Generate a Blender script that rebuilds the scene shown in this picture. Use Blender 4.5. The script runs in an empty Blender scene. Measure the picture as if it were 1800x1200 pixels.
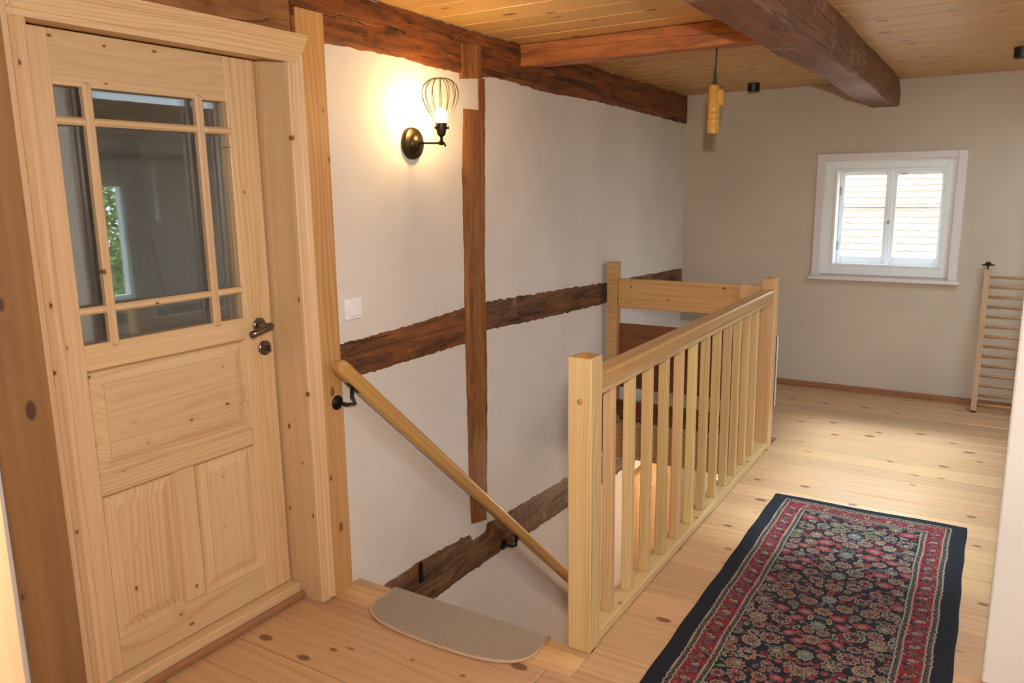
import bpy, bmesh, math, random
import numpy as np
from mathutils import Vector, Matrix

random.seed(7)
rng = np.random.default_rng(11)
SC = bpy.context.scene
COL = SC.collection

# ------------------------------------------------------------------ camera
cam_d = bpy.data.cameras.new('camera')
cam_d.lens = 27.54
cam_d.sensor_width = 36.0
cam_d.clip_start = 0.02
cam = bpy.data.objects.new('camera', cam_d)
COL.objects.link(cam)
R_, U_, F_ = (Vector((0.85348, 0.52093, -0.01397)), Vector((-0.08765, 0.16992, 0.98155)), Vector((-0.51370, 0.83651, -0.19069)))
cm = Matrix.Identity(4)
for i in range(3):
    cm[i][0], cm[i][1], cm[i][2] = R_[i], U_[i], -F_[i]
cm.translation = (0, 0, 1.55)
cam.matrix_world = cm
SC.camera = cam

# ------------------------------------------------------------------ world, lights, exposure
SC.view_settings.view_transform = 'Standard'
SC.view_settings.look = 'None'
SC.view_settings.exposure = 0.07
SC.view_settings.gamma = 1.0
SC.view_settings.use_curve_mapping = False
cy = SC.cycles
cy.max_bounces = 5
cy.diffuse_bounces = 3
cy.glossy_bounces = 3
cy.transmission_bounces = 4
cy.transparent_max_bounces = 8
cy.caustics_reflective = False
cy.caustics_refractive = False
cy.use_adaptive_sampling = True
cy.adaptive_threshold = 0.08
cy.adaptive_min_samples = 12
cy.sample_clamp_indirect = 6.0
world = bpy.data.worlds.new('overcast_sky')
SC.world = world
world.use_nodes = True
bg = world.node_tree.nodes['Background']
bg.inputs['Color'].default_value = (0.76, 0.88, 1.0, 1)
bg.inputs['Strength'].default_value = 7.5


def area_light(name, loc, aim, sx, sy, power, color, portal=False, spread=math.pi):
    l = bpy.data.lights.new(name, 'AREA')
    l.shape = 'RECTANGLE'
    l.size, l.size_y = sx, sy
    l.energy = power
    l.color = color
    l.spread = spread
    if portal:
        l.cycles.is_portal = True
    o = bpy.data.objects.new(name, l)
    o.location = loc
    o.rotation_euler = (Vector(aim) - Vector(loc)).to_track_quat('-Z', 'Y').to_euler()
    COL.objects.link(o)
    return o


def point_light(name, loc, power, color, r=0.03):
    l = bpy.data.lights.new(name, 'POINT')
    l.energy = power
    l.color = color
    l.shadow_soft_size = r
    o = bpy.data.objects.new(name, l)
    o.location = loc
    COL.objects.link(o)
    return o


FL = Vector((0, 0, 1.55)) + R_ * 0.045 + U_ * 0.19
area_light('camera_flash', FL, FL + Vector((-0.55, 3.0, -0.15)), 0.06, 0.04, 56.0, (1.0, 0.965, 0.915))
# daylight portals of the windows and of the added back-room opening
area_light('daylight_portal', (3.72, 4.675, 1.06), (0, 4.675, 1.06), 1.05, 1.30, 1.0, (1, 1, 1), portal=True)
sun_d = bpy.data.lights.new('hazy_sun', 'SUN')
sun_d.energy = 5.4
sun_d.angle = math.radians(9.0)
sun_d.color = (0.72, 0.89, 1.0)
sun = bpy.data.objects.new('hazy_sun', sun_d)
sun.rotation_euler = Vector((-0.50, 0.03, -1.0)).to_track_quat('-Z', 'Y').to_euler()
COL.objects.link(sun)
area_light('daylight_portal', (0.74, 4.275, 2.64), (0.74, 4.275, 0), 1.22, 2.12, 1.0, (1, 1, 1), portal=True)
area_light('daylight_portal', (-3.5, 6.12, 1.5), (-3.5, 0, 1.5), 1.6, 1.4, 1.0, (1, 1, 1), portal=True)
area_light('daylight_portal', (-1.69, 6.55, -1.27), (-1.69, 0, -1.27), 0.56, 0.95, 1.0, (1, 1, 1), portal=True)
area_light('daylight_portal', (-0.66, 6.55, 1.32), (-0.66, 0, 1.32), 0.75, 0.75, 1.0, (1, 1, 1), portal=True)

# ------------------------------------------------------------------ helpers
WL = {}


def link(o, parent=None, world_loc=(0, 0, 0)):
    COL.objects.link(o)
    w = Vector(world_loc)
    WL[o.name] = w
    if parent is not None:
        o.parent = parent
        o.location = w - WL[parent.name]
    else:
        o.location = w
    return o


def tag(o, label=None, cat=None, group=None, kind=None):
    if label: o['label'] = label
    if cat: o['category'] = cat
    if group: o['group'] = group
    if kind: o['kind'] = kind
    return o


def empty(name, loc, label=None, cat=None, group=None, kind=None):
    o = bpy.data.objects.new(name, None)
    o.empty_display_size = 0.1
    link(o, None, loc)
    return tag(o, label, cat, group, kind)


def mk(name, verts, faces, mat, parent=None, smooth=False, origin=None):
    v = np.array(verts, dtype=float)
    if origin is None:
        origin = (v.min(0) + v.max(0)) / 2
    origin = np.array(origin, dtype=float)
    me = bpy.data.meshes.new(name)
    me.from_pydata([tuple(p) for p in (v - origin)], [], faces)
    if mat is not None:
        me.materials.append(mat)
    if smooth:
        me.polygons.foreach_set('use_smooth', [True] * len(me.polygons))
    me.update()
    o = bpy.data.objects.new(name, me)
    return link(o, parent, origin)


def mkbm(name, bm, mat, parent=None, smooth=False, origin=None):
    bmesh.ops.recalc_face_normals(bm, faces=bm.faces)
    bm.verts.index_update()
    vs = [tuple(v.co) for v in bm.verts]
    fs = [tuple(x.index for x in f.verts) for f in bm.faces]
    bm.free()
    return mk(name, vs, fs, mat, parent, smooth, origin)


def add_box(bm, x0, x1, y0, y1, z0, z1, bevel=0.0, seg=1, T=None):
    r = bmesh.ops.create_cube(bm, size=1.0)
    vs = r['verts']
    for v in vs:
        v.co = Vector(((x0 + x1) / 2 + v.co.x * (x1 - x0), (y0 + y1) / 2 + v.co.y * (y1 - y0), (z0 + z1) / 2 + v.co.z * (z1 - z0)))
    if bevel:
        es = list({e for v in vs for e in v.link_edges})
        rr = bmesh.ops.bevel(bm, geom=es, offset=bevel, segments=seg, affect='EDGES', profile=0.5)
    if T is not None:
        for v in bm.verts:
            v.co = T(v.co)


def box(name, x0, x1, y0, y1, z0, z1, mat, parent=None, bevel=0.0, seg=1):
    bm = bmesh.new()
    add_box(bm, x0, x1, y0, y1, z0, z1, bevel, seg)
    return mkbm(name, bm, mat, parent)


def boxes(name, lst, mat, parent=None, bevel=0.0):
    bm = bmesh.new()
    for b in lst:
        add_box(bm, *b, bevel=bevel)
    return mkbm(name, bm, mat, parent)


def frame_of(d):
    d = Vector(d).normalized()
    a = Vector((0, 0, 1)) if abs(d.z) < 0.9 else Vector((1, 0, 0))
    s = d.cross(a).normalized()
    return s, s.cross(d).normalized()


def add_tube(bm, pts, r, n=10, closed=False, cap=True):
    pts = [Vector(p) for p in pts]
    rs = r if isinstance(r, (list, tuple)) else [r] * len(pts)
    rings = []
    N = len(pts)
    prev = None
    for i, p in enumerate(pts):
        if closed:
            d = pts[(i + 1) % N] - pts[i - 1]
        else:
            d = pts[min(i + 1, N - 1)] - pts[max(i - 1, 0)]
        d.normalize()
        if prev is None:
            s, u = frame_of(d)
        else:
            s = prev - d * prev.dot(d)
            s.normalize()
            u = s.cross(d)
        prev = s
        rings.append([bm.verts.new(p + (s * math.cos(2 * math.pi * k / n) + u * math.sin(2 * math.pi * k / n)) * rs[i]) for k in range(n)])
    M = N if closed else N - 1
    for i in range(M):
        a, b = rings[i], rings[(i + 1) % N]
        for k in range(n):
            bm.faces.new((a[k], a[(k + 1) % n], b[(k + 1) % n], b[k]))
    if cap and not closed:
        bm.faces.new(rings[0][::-1])
        bm.faces.new(rings[-1])


def tube(name, pts, r, mat, parent=None, n=10, closed=False, smooth=True):
    bm = bmesh.new()
    add_tube(bm, pts, r, n, closed)
    return mkbm(name, bm, mat, parent, smooth)


def add_lathe(bm, base, axis, prof, n=24):
    """prof: list of (t along axis, radius)"""
    base = Vector(base)
    axis = Vector(axis).normalized()
    s, u = frame_of(axis)
    rings = []
    for t, r in prof:
        c = base + axis * t
        if r < 1e-6:
            rings.append([bm.verts.new(c)])
        else:
            rings.append([bm.verts.new(c + (s * math.cos(2 * math.pi * k / n) + u * math.sin(2 * math.pi * k / n)) * r) for k in range(n)])
    for a, b in zip(rings, rings[1:]):
        for k in range(n):
            k2 = (k + 1) % n
            if len(a) == 1 and len(b) == 1:
                continue
            if len(a) == 1:
                bm.faces.new((a[0], b[k2], b[k]))
            elif len(b) == 1:
                bm.faces.new((a[k], a[k2], b[0]))
            else:
                bm.faces.new((a[k], a[k2], b[k2], b[k]))
    if len(rings[0]) > 1: bm.faces.new(rings[0][::-1])
    if len(rings[-1]) > 1: bm.faces.new(rings[-1])


def lathe(name, base, axis, prof, mat, parent=None, n=24, smooth=True):
    bm = bmesh.new()
    add_lathe(bm, base, axis, prof, n)
    o = mkbm(name, bm, mat, parent, smooth)
    if smooth:
        autosmooth(o)
    return o


def autosmooth(o, ang=35):
    me = o.data
    try:
        me.set_sharp_from_angle(angle=math.radians(ang))
    except Exception:
        pass


def prism(name, prof, axis, a0, a1, mat, parent=None, smooth=False, caps=True):
    """prof: list of 2D points in the plane normal to axis ('x','y','z'); extruded a0..a1"""
    n = len(prof)
    def P(p, a):
        if axis == 'y': return (p[0], a, p[1])
        if axis == 'z': return (p[0], p[1], a)
        return (a, p[0], p[1])
    vs = [P(p, a0) for p in prof] + [P(p, a1) for p in prof]
    fs = [(i, (i + 1) % n, n + (i + 1) % n, n + i) for i in range(n)]
    if caps:
        fs += [tuple(range(n))[::-1], tuple(range(n, 2 * n))]
    bm = bmesh.new()
    bv = [bm.verts.new(v) for v in vs]
    for f in fs:
        bm.faces.new([bv[i] for i in f])
    return mkbm(name, bm, mat, parent, smooth)


def dup(o, parent=None, world_loc=None):
    c = o.copy()
    return link(c, parent, world_loc if world_loc is not None else WL[o.name])


# left wall frame: runs along +y, very slightly turned
def W(y, z, d=0.0):
    return Vector((-2.10 - 0.0241 * (y - 2.15) + d, y, z))


# ------------------------------------------------------------------ materials
class NT:
    def __init__(self, name):
        self.m = bpy.data.materials.new(name)
        self.m.use_nodes = True
        self.t = self.m.node_tree
        self.t.nodes.clear()
        self.out = self.n('ShaderNodeOutputMaterial')

    def n(self, typ, **kw):
        nd = self.t.nodes.new(typ)
        for k, v in kw.items():
            setattr(nd, k, v)
        return nd

    def l(self, a, b):
        self.t.links.new(a, b)

    def val(self, sock, v):
        if isinstance(v, bpy.types.NodeSocket):
            self.l(v, sock)
        else:
            sock.default_value = v

    def math(self, op, a, b=0.0, c=0.0, clamp=False):
        nd = self.n('ShaderNodeMath', operation=op, use_clamp=clamp)
        self.val(nd.inputs[0], a)
        self.val(nd.inputs[1], b)
        self.val(nd.inputs[2], c)
        return nd.outputs[0]

    def vmath(self, op, a, b):
        nd = self.n('ShaderNodeVectorMath', operation=op)
        self.val(nd.inputs[0], a)
        self.val(nd.inputs[1], b)
        return nd.outputs[0]

    def mix(self, f, a, b, blend='MIX'):
        nd = self.n('ShaderNodeMix', data_type='RGBA', blend_type=blend)
        self.val(nd.inputs['Factor'], f)
        for s, v in ((nd.inputs[6], a), (nd.inputs[7], b)):
            if isinstance(v, (tuple, list)) and len(v) == 3:
                v = (*v, 1)
            self.val(s, v)
        return nd.outputs[2]

    def smooth(self, v, a, b, lo=0.0, hi=1.0):
        nd = self.n('ShaderNodeMapRange', interpolation_type='SMOOTHSTEP')
        self.val(nd.inputs[0], v)
        nd.inputs[1].default_value = a
        nd.inputs[2].default_value = b
        nd.inputs[3].default_value = lo
        nd.inputs[4].default_value = hi
        return nd.outputs[0]

    def noise(self, vec, scale, detail=2.0, rough=0.5, dist=0.0):
        nd = self.n('ShaderNodeTexNoise')
        if vec is not None: self.l(vec, nd.inputs['Vector'])
        nd.inputs['Scale'].default_value = scale
        nd.inputs['Detail'].default_value = detail
        nd.inputs['Roughness'].default_value = rough
        nd.inputs['Distortion'].default_value = dist
        return nd.outputs[0]

    def bsdf(self, color, rough=0.5, bump=None, bstr=0.2, bdist=0.002, **kw):
        b = self.n('ShaderNodeBsdfPrincipled')
        if isinstance(color, tuple) and len(color) == 3: color = (*color, 1)
        self.val(b.inputs['Base Color'], color)
        self.val(b.inputs['Roughness'], rough)
        for k, v in kw.items():
            self.val(b.inputs[k.replace('_', ' ')], v)
        if bump is not None:
            bp = self.n('ShaderNodeBump')
            bp.inputs['Strength'].default_value = bstr
            bp.inputs['Distance'].default_value = bdist
            self.l(bump, bp.inputs['Height'])
            self.l(bp.outputs[0], b.inputs['Normal'])
        self.l(b.outputs[0], self.out.inputs[0])
        return b


def objcoord(t, rand=True):
    tc = t.n('ShaderNodeTexCoord')
    v = tc.outputs['Object']
    rnd = None
    if rand:
        oi = t.n('ShaderNodeObjectInfo')
        rnd = oi.outputs['Random']
        cb = t.n('ShaderNodeCombineXYZ')
        for i, k in enumerate((31.7, 57.3, 43.9)):
            t.l(t.math('MULTIPLY', rnd, k), cb.inputs[i])
        v = t.vmath('ADD', v, cb.outputs[0])
    return v, rnd


def wood(name, light, dark, knot, axis='x', ring=55.0, knots=0.62, ksize=0.13, kscale=(2.0, 6.5), rough=0.45, var=0.10, contrast=1.0, streak=(1.3, 42.0), coat=0.0, bump=0.12, hue=0.005, depth=None):
    t = NT(name)
    v, rnd = objcoord(t)
    sp = t.n('ShaderNodeSeparateXYZ')
    t.l(v, sp.inputs[0])
    al = {'x': 0, 'y': 1, 'z': 2}[axis]
    ac = [i for i in range(3) if i != al]
    A, B, C = sp.outputs[al], sp.outputs[ac[0]], sp.outputs[ac[1]]

    def comb(sa, sb):
        cb = t.n('ShaderNodeCombineXYZ')
        t.l(t.math('MULTIPLY', A, sa), cb.inputs[0])
        t.l(t.math('MULTIPLY', B, sb), cb.inputs[1])
        t.l(t.math('MULTIPLY', C, sb), cb.inputs[2])
        return cb.outputs[0]
    # knots
    vo = t.n('ShaderNodeTexVoronoi')
    if depth is not None:
        vo.voronoi_dimensions = '2D'
        kc = t.n('ShaderNodeCombineXYZ')
        t.l(t.math('MULTIPLY', A, kscale[0]), kc.inputs[0])
        t.l(t.math('MULTIPLY', C if ac[0] == 'xyz'.index(depth) else B, kscale[1]), kc.inputs[1])
        t.l(kc.outputs[0], vo.inputs['Vector'])
    else:
        t.l(comb(*kscale), vo.inputs['Vector'])
    vo.inputs['Scale'].default_value = 1.0
    dist = vo.outputs['Distance']
    sc = t.n('ShaderNodeSeparateColor')
    t.l(vo.outputs['Color'], sc.inputs[0])
    on = t.math('GREATER_THAN', sc.outputs[0], knots)
    rad = t.math('MULTIPLY_ADD', sc.outputs[1], ksize * 0.9, ksize * 0.35)
    k1 = t.math('SUBTRACT', rad, dist)
    km = t.math('MULTIPLY', t.smooth(k1, 0.0, ksize * 0.45), on)
    halo = t.math('MULTIPLY', t.smooth(dist, 0.20, 0.03), on)
    # rings
    low = t.noise(comb(0.55, 5.0), 1.0, 2.0, 0.5)
    a = t.math('ADD', t.math('MULTIPLY', B, 1.0), t.math('MULTIPLY', C, 0.63))
    a = t.math('ADD', a, t.math('MULTIPLY', low, 0.16))
    a = t.math('ADD', a, t.math('MULTIPLY', halo, 0.035))
    rg = t.math('SINE', t.math('MULTIPLY', a, ring * 6.283))
    rg = t.math('POWER', t.math('MULTIPLY_ADD', rg, 0.5, 0.5), 2.2)
    st = t.noise(comb(*streak), 1.0, 4.0, 0.6)
    st = t.smooth(st, 0.33, 0.70)
    amp = t.smooth(t.noise(comb(0.8, 7.0), 1.0, 1.0), 0.35, 0.65, 0.25, 1.0)
    f = t.math('ADD', t.math('MULTIPLY', t.math('MULTIPLY', rg, amp), 0.7), t.math('MULTIPLY', st, 0.45))
    f = t.math('ADD', f, t.math('MULTIPLY', halo, 0.18))
    f = t.math('MULTIPLY', f, contrast, clamp=True)
    c = t.mix(f, light, dark)
    c = t.mix(km, c, knot)
    hs = t.n('ShaderNodeHueSaturation')
    t.l(c, hs.inputs['Color'])
    t.l(t.math('MULTIPLY_ADD', rnd, 2 * var, 1.0 - var), hs.inputs['Value'])
    oi2 = t.math('FRACT', t.math('MULTIPLY', rnd, 17.13))
    t.l(t.math('MULTIPLY_ADD', oi2, 2 * hue, 0.5 - hue), hs.inputs['Hue'])
    bh = t.math('SUBTRACT', st, km)
    b = t.bsdf(hs.outputs[0], rough, bump=bh, bstr=bump, bdist=0.001)
    if coat:
        b.inputs['Coat Weight'].default_value = coat
        b.inputs['Coat Roughness'].default_value = 0.22
    return t.m


def oldwood(name, light, mid, dark, axis='y', rough=0.6, worn=None, wornamt=0.0, wscale=7.0, bstr=0.7):
    t = NT(name)
    v, rnd = objcoord(t)
    mp = t.n('ShaderNodeMapping')
    s = [24.0, 24.0, 24.0]
    s['xyz'.index(axis)] = 2.6
    mp.inputs['Scale'].default_value = s
    t.l(v, mp.inputs[0])
    n1 = t.noise(mp.outputs[0], 1.0, 6.0, 0.65, 0.6)
    n2 = t.noise(mp.outputs[0], 4.5, 4.0, 0.6)
    n3 = t.noise(v, 7.0, 4.0, 0.65)
    c = t.mix(t.smooth(n1, 0.30, 0.72), dark, light)
    c = t.mix(t.smooth(n3, 0.45, 0.70), c, mid)
    c = t.mix(t.smooth(n2, 0.60, 0.75, 0.0, 0.75), c, dark)
    # cracks along the grain
    mp2 = t.n('ShaderNodeMapping')
    s2 = [11.0, 11.0, 11.0]
    s2['xyz'.index(axis)] = 0.5
    mp2.inputs['Scale'].default_value = s2
    t.l(v, mp2.inputs[0])
    n4 = t.noise(mp2.outputs[0], 1.0, 3.0, 0.5, 0.3)
    cr = t.math('ABSOLUTE', t.math('SUBTRACT', n4, 0.5))
    crm = t.smooth(cr, 0.012, 0.0)
    c = t.mix(t.math('MULTIPLY', crm, 0.8), c, tuple(0.35 * q for q in dark))
    if worn:
        n5 = t.noise(v, wscale, 7.0, 0.72)
        c = t.mix(t.smooth(n5, 0.62 - 0.2 * wornamt, 0.80 - 0.2 * wornamt, 0.0, 0.85), c, worn)
    h = t.math('ADD', n2, t.math('MULTIPLY', crm, -1.0))
    t.bsdf(c, rough, bump=h, bstr=bstr, bdist=0.003)
    return t.m


def plaster(name, col, bs=0.35, scale=60.0, var=0.05):
    t = NT(name)
    v, rnd = objcoord(t, False)
    n1 = t.noise(v, 1.7, 3.0, 0.55)
    n2 = t.noise(v, scale, 3.0, 0.6)
    n3 = t.noise(v, 9.0, 2.0, 0.5)
    c = t.mix(t.smooth(n1, 0.3, 0.7), tuple(q * (1 - var) for q in col), tuple(min(1, q * (1 + var)) for q in col))
    h = t.math('ADD', n2, t.math('MULTIPLY', n3, 1.6))
    t.bsdf(c, 0.92, bump=h, bstr=bs, bdist=0.004)
    return t.m


def plain(name, col, rough=0.5, metal=0.0, mot=1.0, **kw):
    t = NT(name)
    v, _ = objcoord(t, False)
    n = t.noise(v, 35.0, 3.0)
    c = t.mix(t.smooth(n, 0.3, 0.7), tuple(q * (1 - .06 * mot) for q in col), tuple(min(1, q * (1 + .05 * mot)) for q in col))
    t.bsdf(c, rough, Metallic=metal, **kw)
    return t.m


def emit(name, col, s):
    t = NT(name)
    e = t.n('ShaderNodeEmission')
    e.inputs[0].default_value = (*col, 1)
    e.inputs[1].default_value = s
    t.l(e.outputs[0], t.out.inputs[0])
    return t.m


def glass_mat(name, tint=(0.93, 0.95, 0.94), ior=1.5):
    t = NT(name)
    tr = t.n('ShaderNodeBsdfTransparent')
    tr.inputs[0].default_value = (*tint, 1)
    gl = t.n('ShaderNodeBsdfGlossy')
    gl.inputs['Roughness'].default_value = 0.01
    fr = t.n('ShaderNodeFresnel')
    fr.inputs['IOR'].default_value = ior
    ge = t.n('ShaderNodeNewGeometry')
    mx = t.n('ShaderNodeMixShader')
    t.l(t.math('MULTIPLY', fr.outputs[0], t.math('SUBTRACT', 1.0, ge.outputs['Backfacing'])), mx.inputs[0])
    t.l(tr.outputs[0], mx.inputs[1])
    t.l(gl.outputs[0], mx.inputs[2])
    t.l(mx.outputs[0], t.out.inputs[0])
    return t.m


SPR_L, SPR_D, SPR_K = (0.74, 0.51, 0.29), (0.52, 0.29, 0.13), (0.15, 0.06, 0.025)
M = {}
M['spruce_z'] = wood('spruce_vertical', SPR_L, SPR_D, (0.24, 0.10, 0.04), 'z', ring=75, rough=0.42, knots=0.66, ksize=0.062, kscale=(6.5, 11.0), contrast=0.62, var=0.05, depth='x')
M['spruce_zy'] = wood('spruce_reveal', SPR_L, SPR_D, (0.22, 0.085, 0.03), 'z', ring=75, rough=0.42, knots=0.60, ksize=0.085, kscale=(6.0, 10.0), contrast=0.62, var=0.05, depth='y')
M['spruce_y'] = wood('spruce_lengthwise', SPR_L, SPR_D, (0.24, 0.10, 0.04), 'y', ring=75, rough=0.42, knots=0.66, ksize=0.062, kscale=(6.5, 11.0), contrast=0.62, var=0.05, depth='x')
M['post_new'] = wood('larch_post', (0.62, 0.355, 0.135), (0.44, 0.21, 0.062), (0.26, 0.10, 0.03), 'z', ring=60, rough=0.45, knots=0.6, ksize=0.10, kscale=(5.0, 9.0), contrast=0.8, depth='x')
M['post_left'] = wood('old_pine_post', (0.36, 0.175, 0.066), (0.22, 0.095, 0.033), (0.10, 0.04, 0.02), 'z', ring=22, rough=0.5, knots=0.6, ksize=0.12, kscale=(4.0, 8.0), contrast=0.9, depth='x')
RAIL_L, RAIL_D = (0.69, 0.485, 0.235), (0.50, 0.30, 0.12)
M['bal_z'] = wood('pine_baluster', RAIL_L, RAIL_D, SPR_K, 'z', ring=110, rough=0.42, knots=0.82, contrast=0.95, var=0.10, hue=0.016)
M['bal_y'] = wood('pine_rail', (0.58, 0.32, 0.115), (0.44, 0.21, 0.065), SPR_K, 'y', ring=45, rough=0.28, knots=0.85, contrast=0.7, coat=0.3)
M['bal_yl'] = wood('pine_rail_pale', RAIL_L, RAIL_D, SPR_K, 'y', ring=45, rough=0.38, knots=0.85, contrast=0.7)
M['board_x'] = wood('pine_board', (0.62, 0.37, 0.155), (0.46, 0.24, 0.082), SPR_K, 'x', ring=45, rough=0.4, knots=0.75, ksize=0.08, kscale=(8.0, 13.0), contrast=0.8, depth='y')
M['board_brown'] = wood('stained_board', (0.22, 0.075, 0.022), (0.14, 0.04, 0.012), (0.04, 0.015, 0.01), 'x', ring=20, rough=0.4, knots=0.7, ksize=0.10, contrast=0.8)
M['ladder_z'] = wood('ladder_wood', (0.52, 0.32, 0.16), (0.40, 0.22, 0.10), SPR_K, 'z', ring=60, knots=0.9)
M['ladder_x'] = wood('rung_wood', (0.55, 0.34, 0.17), (0.42, 0.23, 0.10), SPR_K, 'x', ring=60, knots=0.95)
M['handrail'] = wood('oiled_handrail', (0.58, 0.31, 0.095), (0.44, 0.205, 0.055), SPR_K, 'x', ring=30, rough=0.33, knots=0.97, contrast=0.8, coat=0.2)
M['floor'] = wood('floor_pine', (0.62, 0.375, 0.20), (0.45, 0.23, 0.10), (0.22, 0.10, 0.05), 'x', ring=26, rough=0.36, knots=0.58, ksize=0.125, kscale=(4.2, 7.5), contrast=0.6, var=0.09, coat=0.15, depth='z')
M['nosing'] = wood('glued_pine', (0.68, 0.42, 0.20), (0.55, 0.30, 0.12), SPR_K, 'x', ring=40, rough=0.36, knots=0.9, contrast=0.8, var=0.16, coat=0.15)
M['ceil'] = wood('ceiling_spruce', (0.66, 0.39, 0.15), (0.48, 0.24, 0.075), (0.20, 0.08, 0.03), 'x', ring=26, rough=0.42, knots=0.60, ksize=0.14, kscale=(4.2, 8.0), contrast=0.65, var=0.06, depth='z')
M['skirt'] = wood('skirting_wood', (0.36, 0.16, 0.065), (0.26, 0.10, 0.04), (0.1, 0.04, 0.02), 'x', rough=0.45, knots=0.8)
M['redstrip'] = wood('red_strip', (0.36, 0.165, 0.085), (0.27, 0.11, 0.05), (0.1, 0.04, 0.02), 'y', rough=0.45, knots=0.8)
M['old_y'] = oldwood('old_timber_lengthwise', (0.37, 0.115, 0.028), (0.24, 0.062, 0.015), (0.045, 0.015, 0.007), 'y')
M['old_rail'] = oldwood('old_rail_timber', (0.33, 0.115, 0.028), (0.21, 0.065, 0.016), (0.035, 0.013, 0.007), 'y')
M['old_grey'] = oldwood('weathered_timber', (0.28, 0.125, 0.055), (0.16, 0.06, 0.025), (0.035, 0.017, 0.011), 'y', worn=(0.42, 0.25, 0.17), wornamt=0.3)
M['old_z'] = oldwood('old_post_timber', (0.42, 0.175, 0.045), (0.34, 0.125, 0.030), (0.16, 0.05, 0.014), 'z', bstr=0.4)
M['cross'] = oldwood('orange_beam', (0.52, 0.19, 0.055), (0.42, 0.125, 0.035), (0.25, 0.075, 0.022), 'x', bstr=0.4, rough=0.5)
M['big'] = oldwood('red_brown_beam', (0.30, 0.125, 0.066), (0.24, 0.092, 0.045), (0.13, 0.05, 0.026), 'y', worn=(0.52, 0.36, 0.29), wornamt=0.45, rough=0.5)
M['lintel'] = oldwood('lintel_beam', (0.42, 0.19, 0.06), (0.33, 0.13, 0.04), (0.16, 0.06, 0.02), 'y', bstr=0.4)
M['wall_l'] = plaster('white_plaster', (0.77, 0.70, 0.64), 0.4)
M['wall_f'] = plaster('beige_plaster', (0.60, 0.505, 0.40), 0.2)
M['wall_p'] = plaster('pier_plaster', (0.82, 0.81, 0.78), 0.3)
M['wall_n'] = plaster('room_plaster', (0.82, 0.80, 0.76), 0.2)
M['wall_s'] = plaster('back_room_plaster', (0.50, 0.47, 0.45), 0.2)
M['white'] = plain('white_paint', (0.90, 0.91, 0.91), 0.35, mot=0.25)
M['wcase'] = plain('pinkish_white_paint', (0.76, 0.69, 0.67), 0.4, mot=0.3)
M['plastic'] = plain('white_plastic', (0.90, 0.90, 0.92), 0.25, mot=0.2)
M['iron'] = plain('black_iron', (0.012, 0.012, 0.013), 0.35, 0.6)
M['bronze'] = plain('dark_bronze', (0.05, 0.034, 0.017), 0.36, 0.8)
M['wire'] = plain('dark_wire', (0.035, 0.022, 0.010), 0.6, 0.2)
M['nickel'] = plain('satin_nickel', (0.20, 0.17, 0.145), 0.28, 0.95)
M['black'] = plain('black_lacquer', (0.014, 0.014, 0.015), 0.4)
M['grey'] = plain('grey_lens', (0.42, 0.40, 0.38), 0.4)
M['brass'] = plain('brass_screw', (0.62, 0.42, 0.16), 0.3, 0.8)
M['rubber'] = plain('black_rubber', (0.02, 0.02, 0.022), 0.6)
M['yellow'] = plain('yellowed_plastic', (0.56, 0.29, 0.045), 0.45)
M['peg'] = plain('wooden_peg', (0.50, 0.24, 0.07), 0.4)
M['glass'] = glass_mat('window_glass')
M['dglass'] = glass_mat('coated_door_glass', ior=2.1)
M['cloth'] = plain('white_curtain', (0.72, 0.70, 0.66), 0.9)
M['leafg'] = plain('spring_leaves', (0.24, 0.36, 0.06), 0.6)
M['bark'] = plain('bark', (0.10, 0.07, 0.045), 0.9)
M['tile'] = plain('red_roof_tile', (0.56, 0.36, 0.27), 0.8)
M['bulb'] = emit('lamp_bulb_glow', (1.0, 0.67, 0.28), 420.0)
M['filler'] = plain('grey_filler', (0.62, 0.60, 0.56), 0.9)

CZ = 2.265      # ceiling height
FY = 6.30       # far wall
# ------------------------------------------------------------------ setting: shell
def wbox_T(co):
    return W(co.y, co.z, co.x)


bm = bmesh.new()
for a in [(-0.26, 0, -1.5, 1.088, 0, CZ), (-0.26, 0, 1.998, 6.5, 0.0, CZ), (-0.26, 0, 1.088, 1.998, 2.032, CZ),
          (-0.26, 0, 2.02, 6.5, -2.6, 0.0)]:
    b2 = bmesh.new()
    add_box(b2, *a, T=wbox_T)
    me_ = bpy.data.meshes.new('t')
    b2.to_mesh(me_)
    b2.free()
    bm.from_mesh(me_)
    bpy.data.meshes.remove(me_)
wl = tag(mkbm('wall_left', bm, M['wall_l']), 'off-white plastered wall with exposed timbers beside the stairs', None, None, 'structure')

WX0, WX1, WZ0, WZ1 = -1.125, -0.245, 0.885, 1.735
LW0, LW1, LWB, LWT = -1.98, -1.40, -1.75, -0.78
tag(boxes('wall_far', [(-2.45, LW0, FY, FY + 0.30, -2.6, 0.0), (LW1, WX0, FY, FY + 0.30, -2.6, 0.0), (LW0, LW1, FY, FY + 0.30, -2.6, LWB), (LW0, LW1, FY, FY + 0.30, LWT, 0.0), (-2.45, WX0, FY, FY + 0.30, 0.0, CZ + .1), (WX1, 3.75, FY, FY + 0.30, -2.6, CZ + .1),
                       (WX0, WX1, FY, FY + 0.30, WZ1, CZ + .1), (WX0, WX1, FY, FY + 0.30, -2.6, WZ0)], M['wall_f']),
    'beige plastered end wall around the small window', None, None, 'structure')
tag(box('wall_pier', 0.088, 3.5, 2.66, 2.70, 0, CZ, M['wall_p'], bevel=0.005), 'bright white wall end at the right edge', None, None, 'structure')
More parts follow.
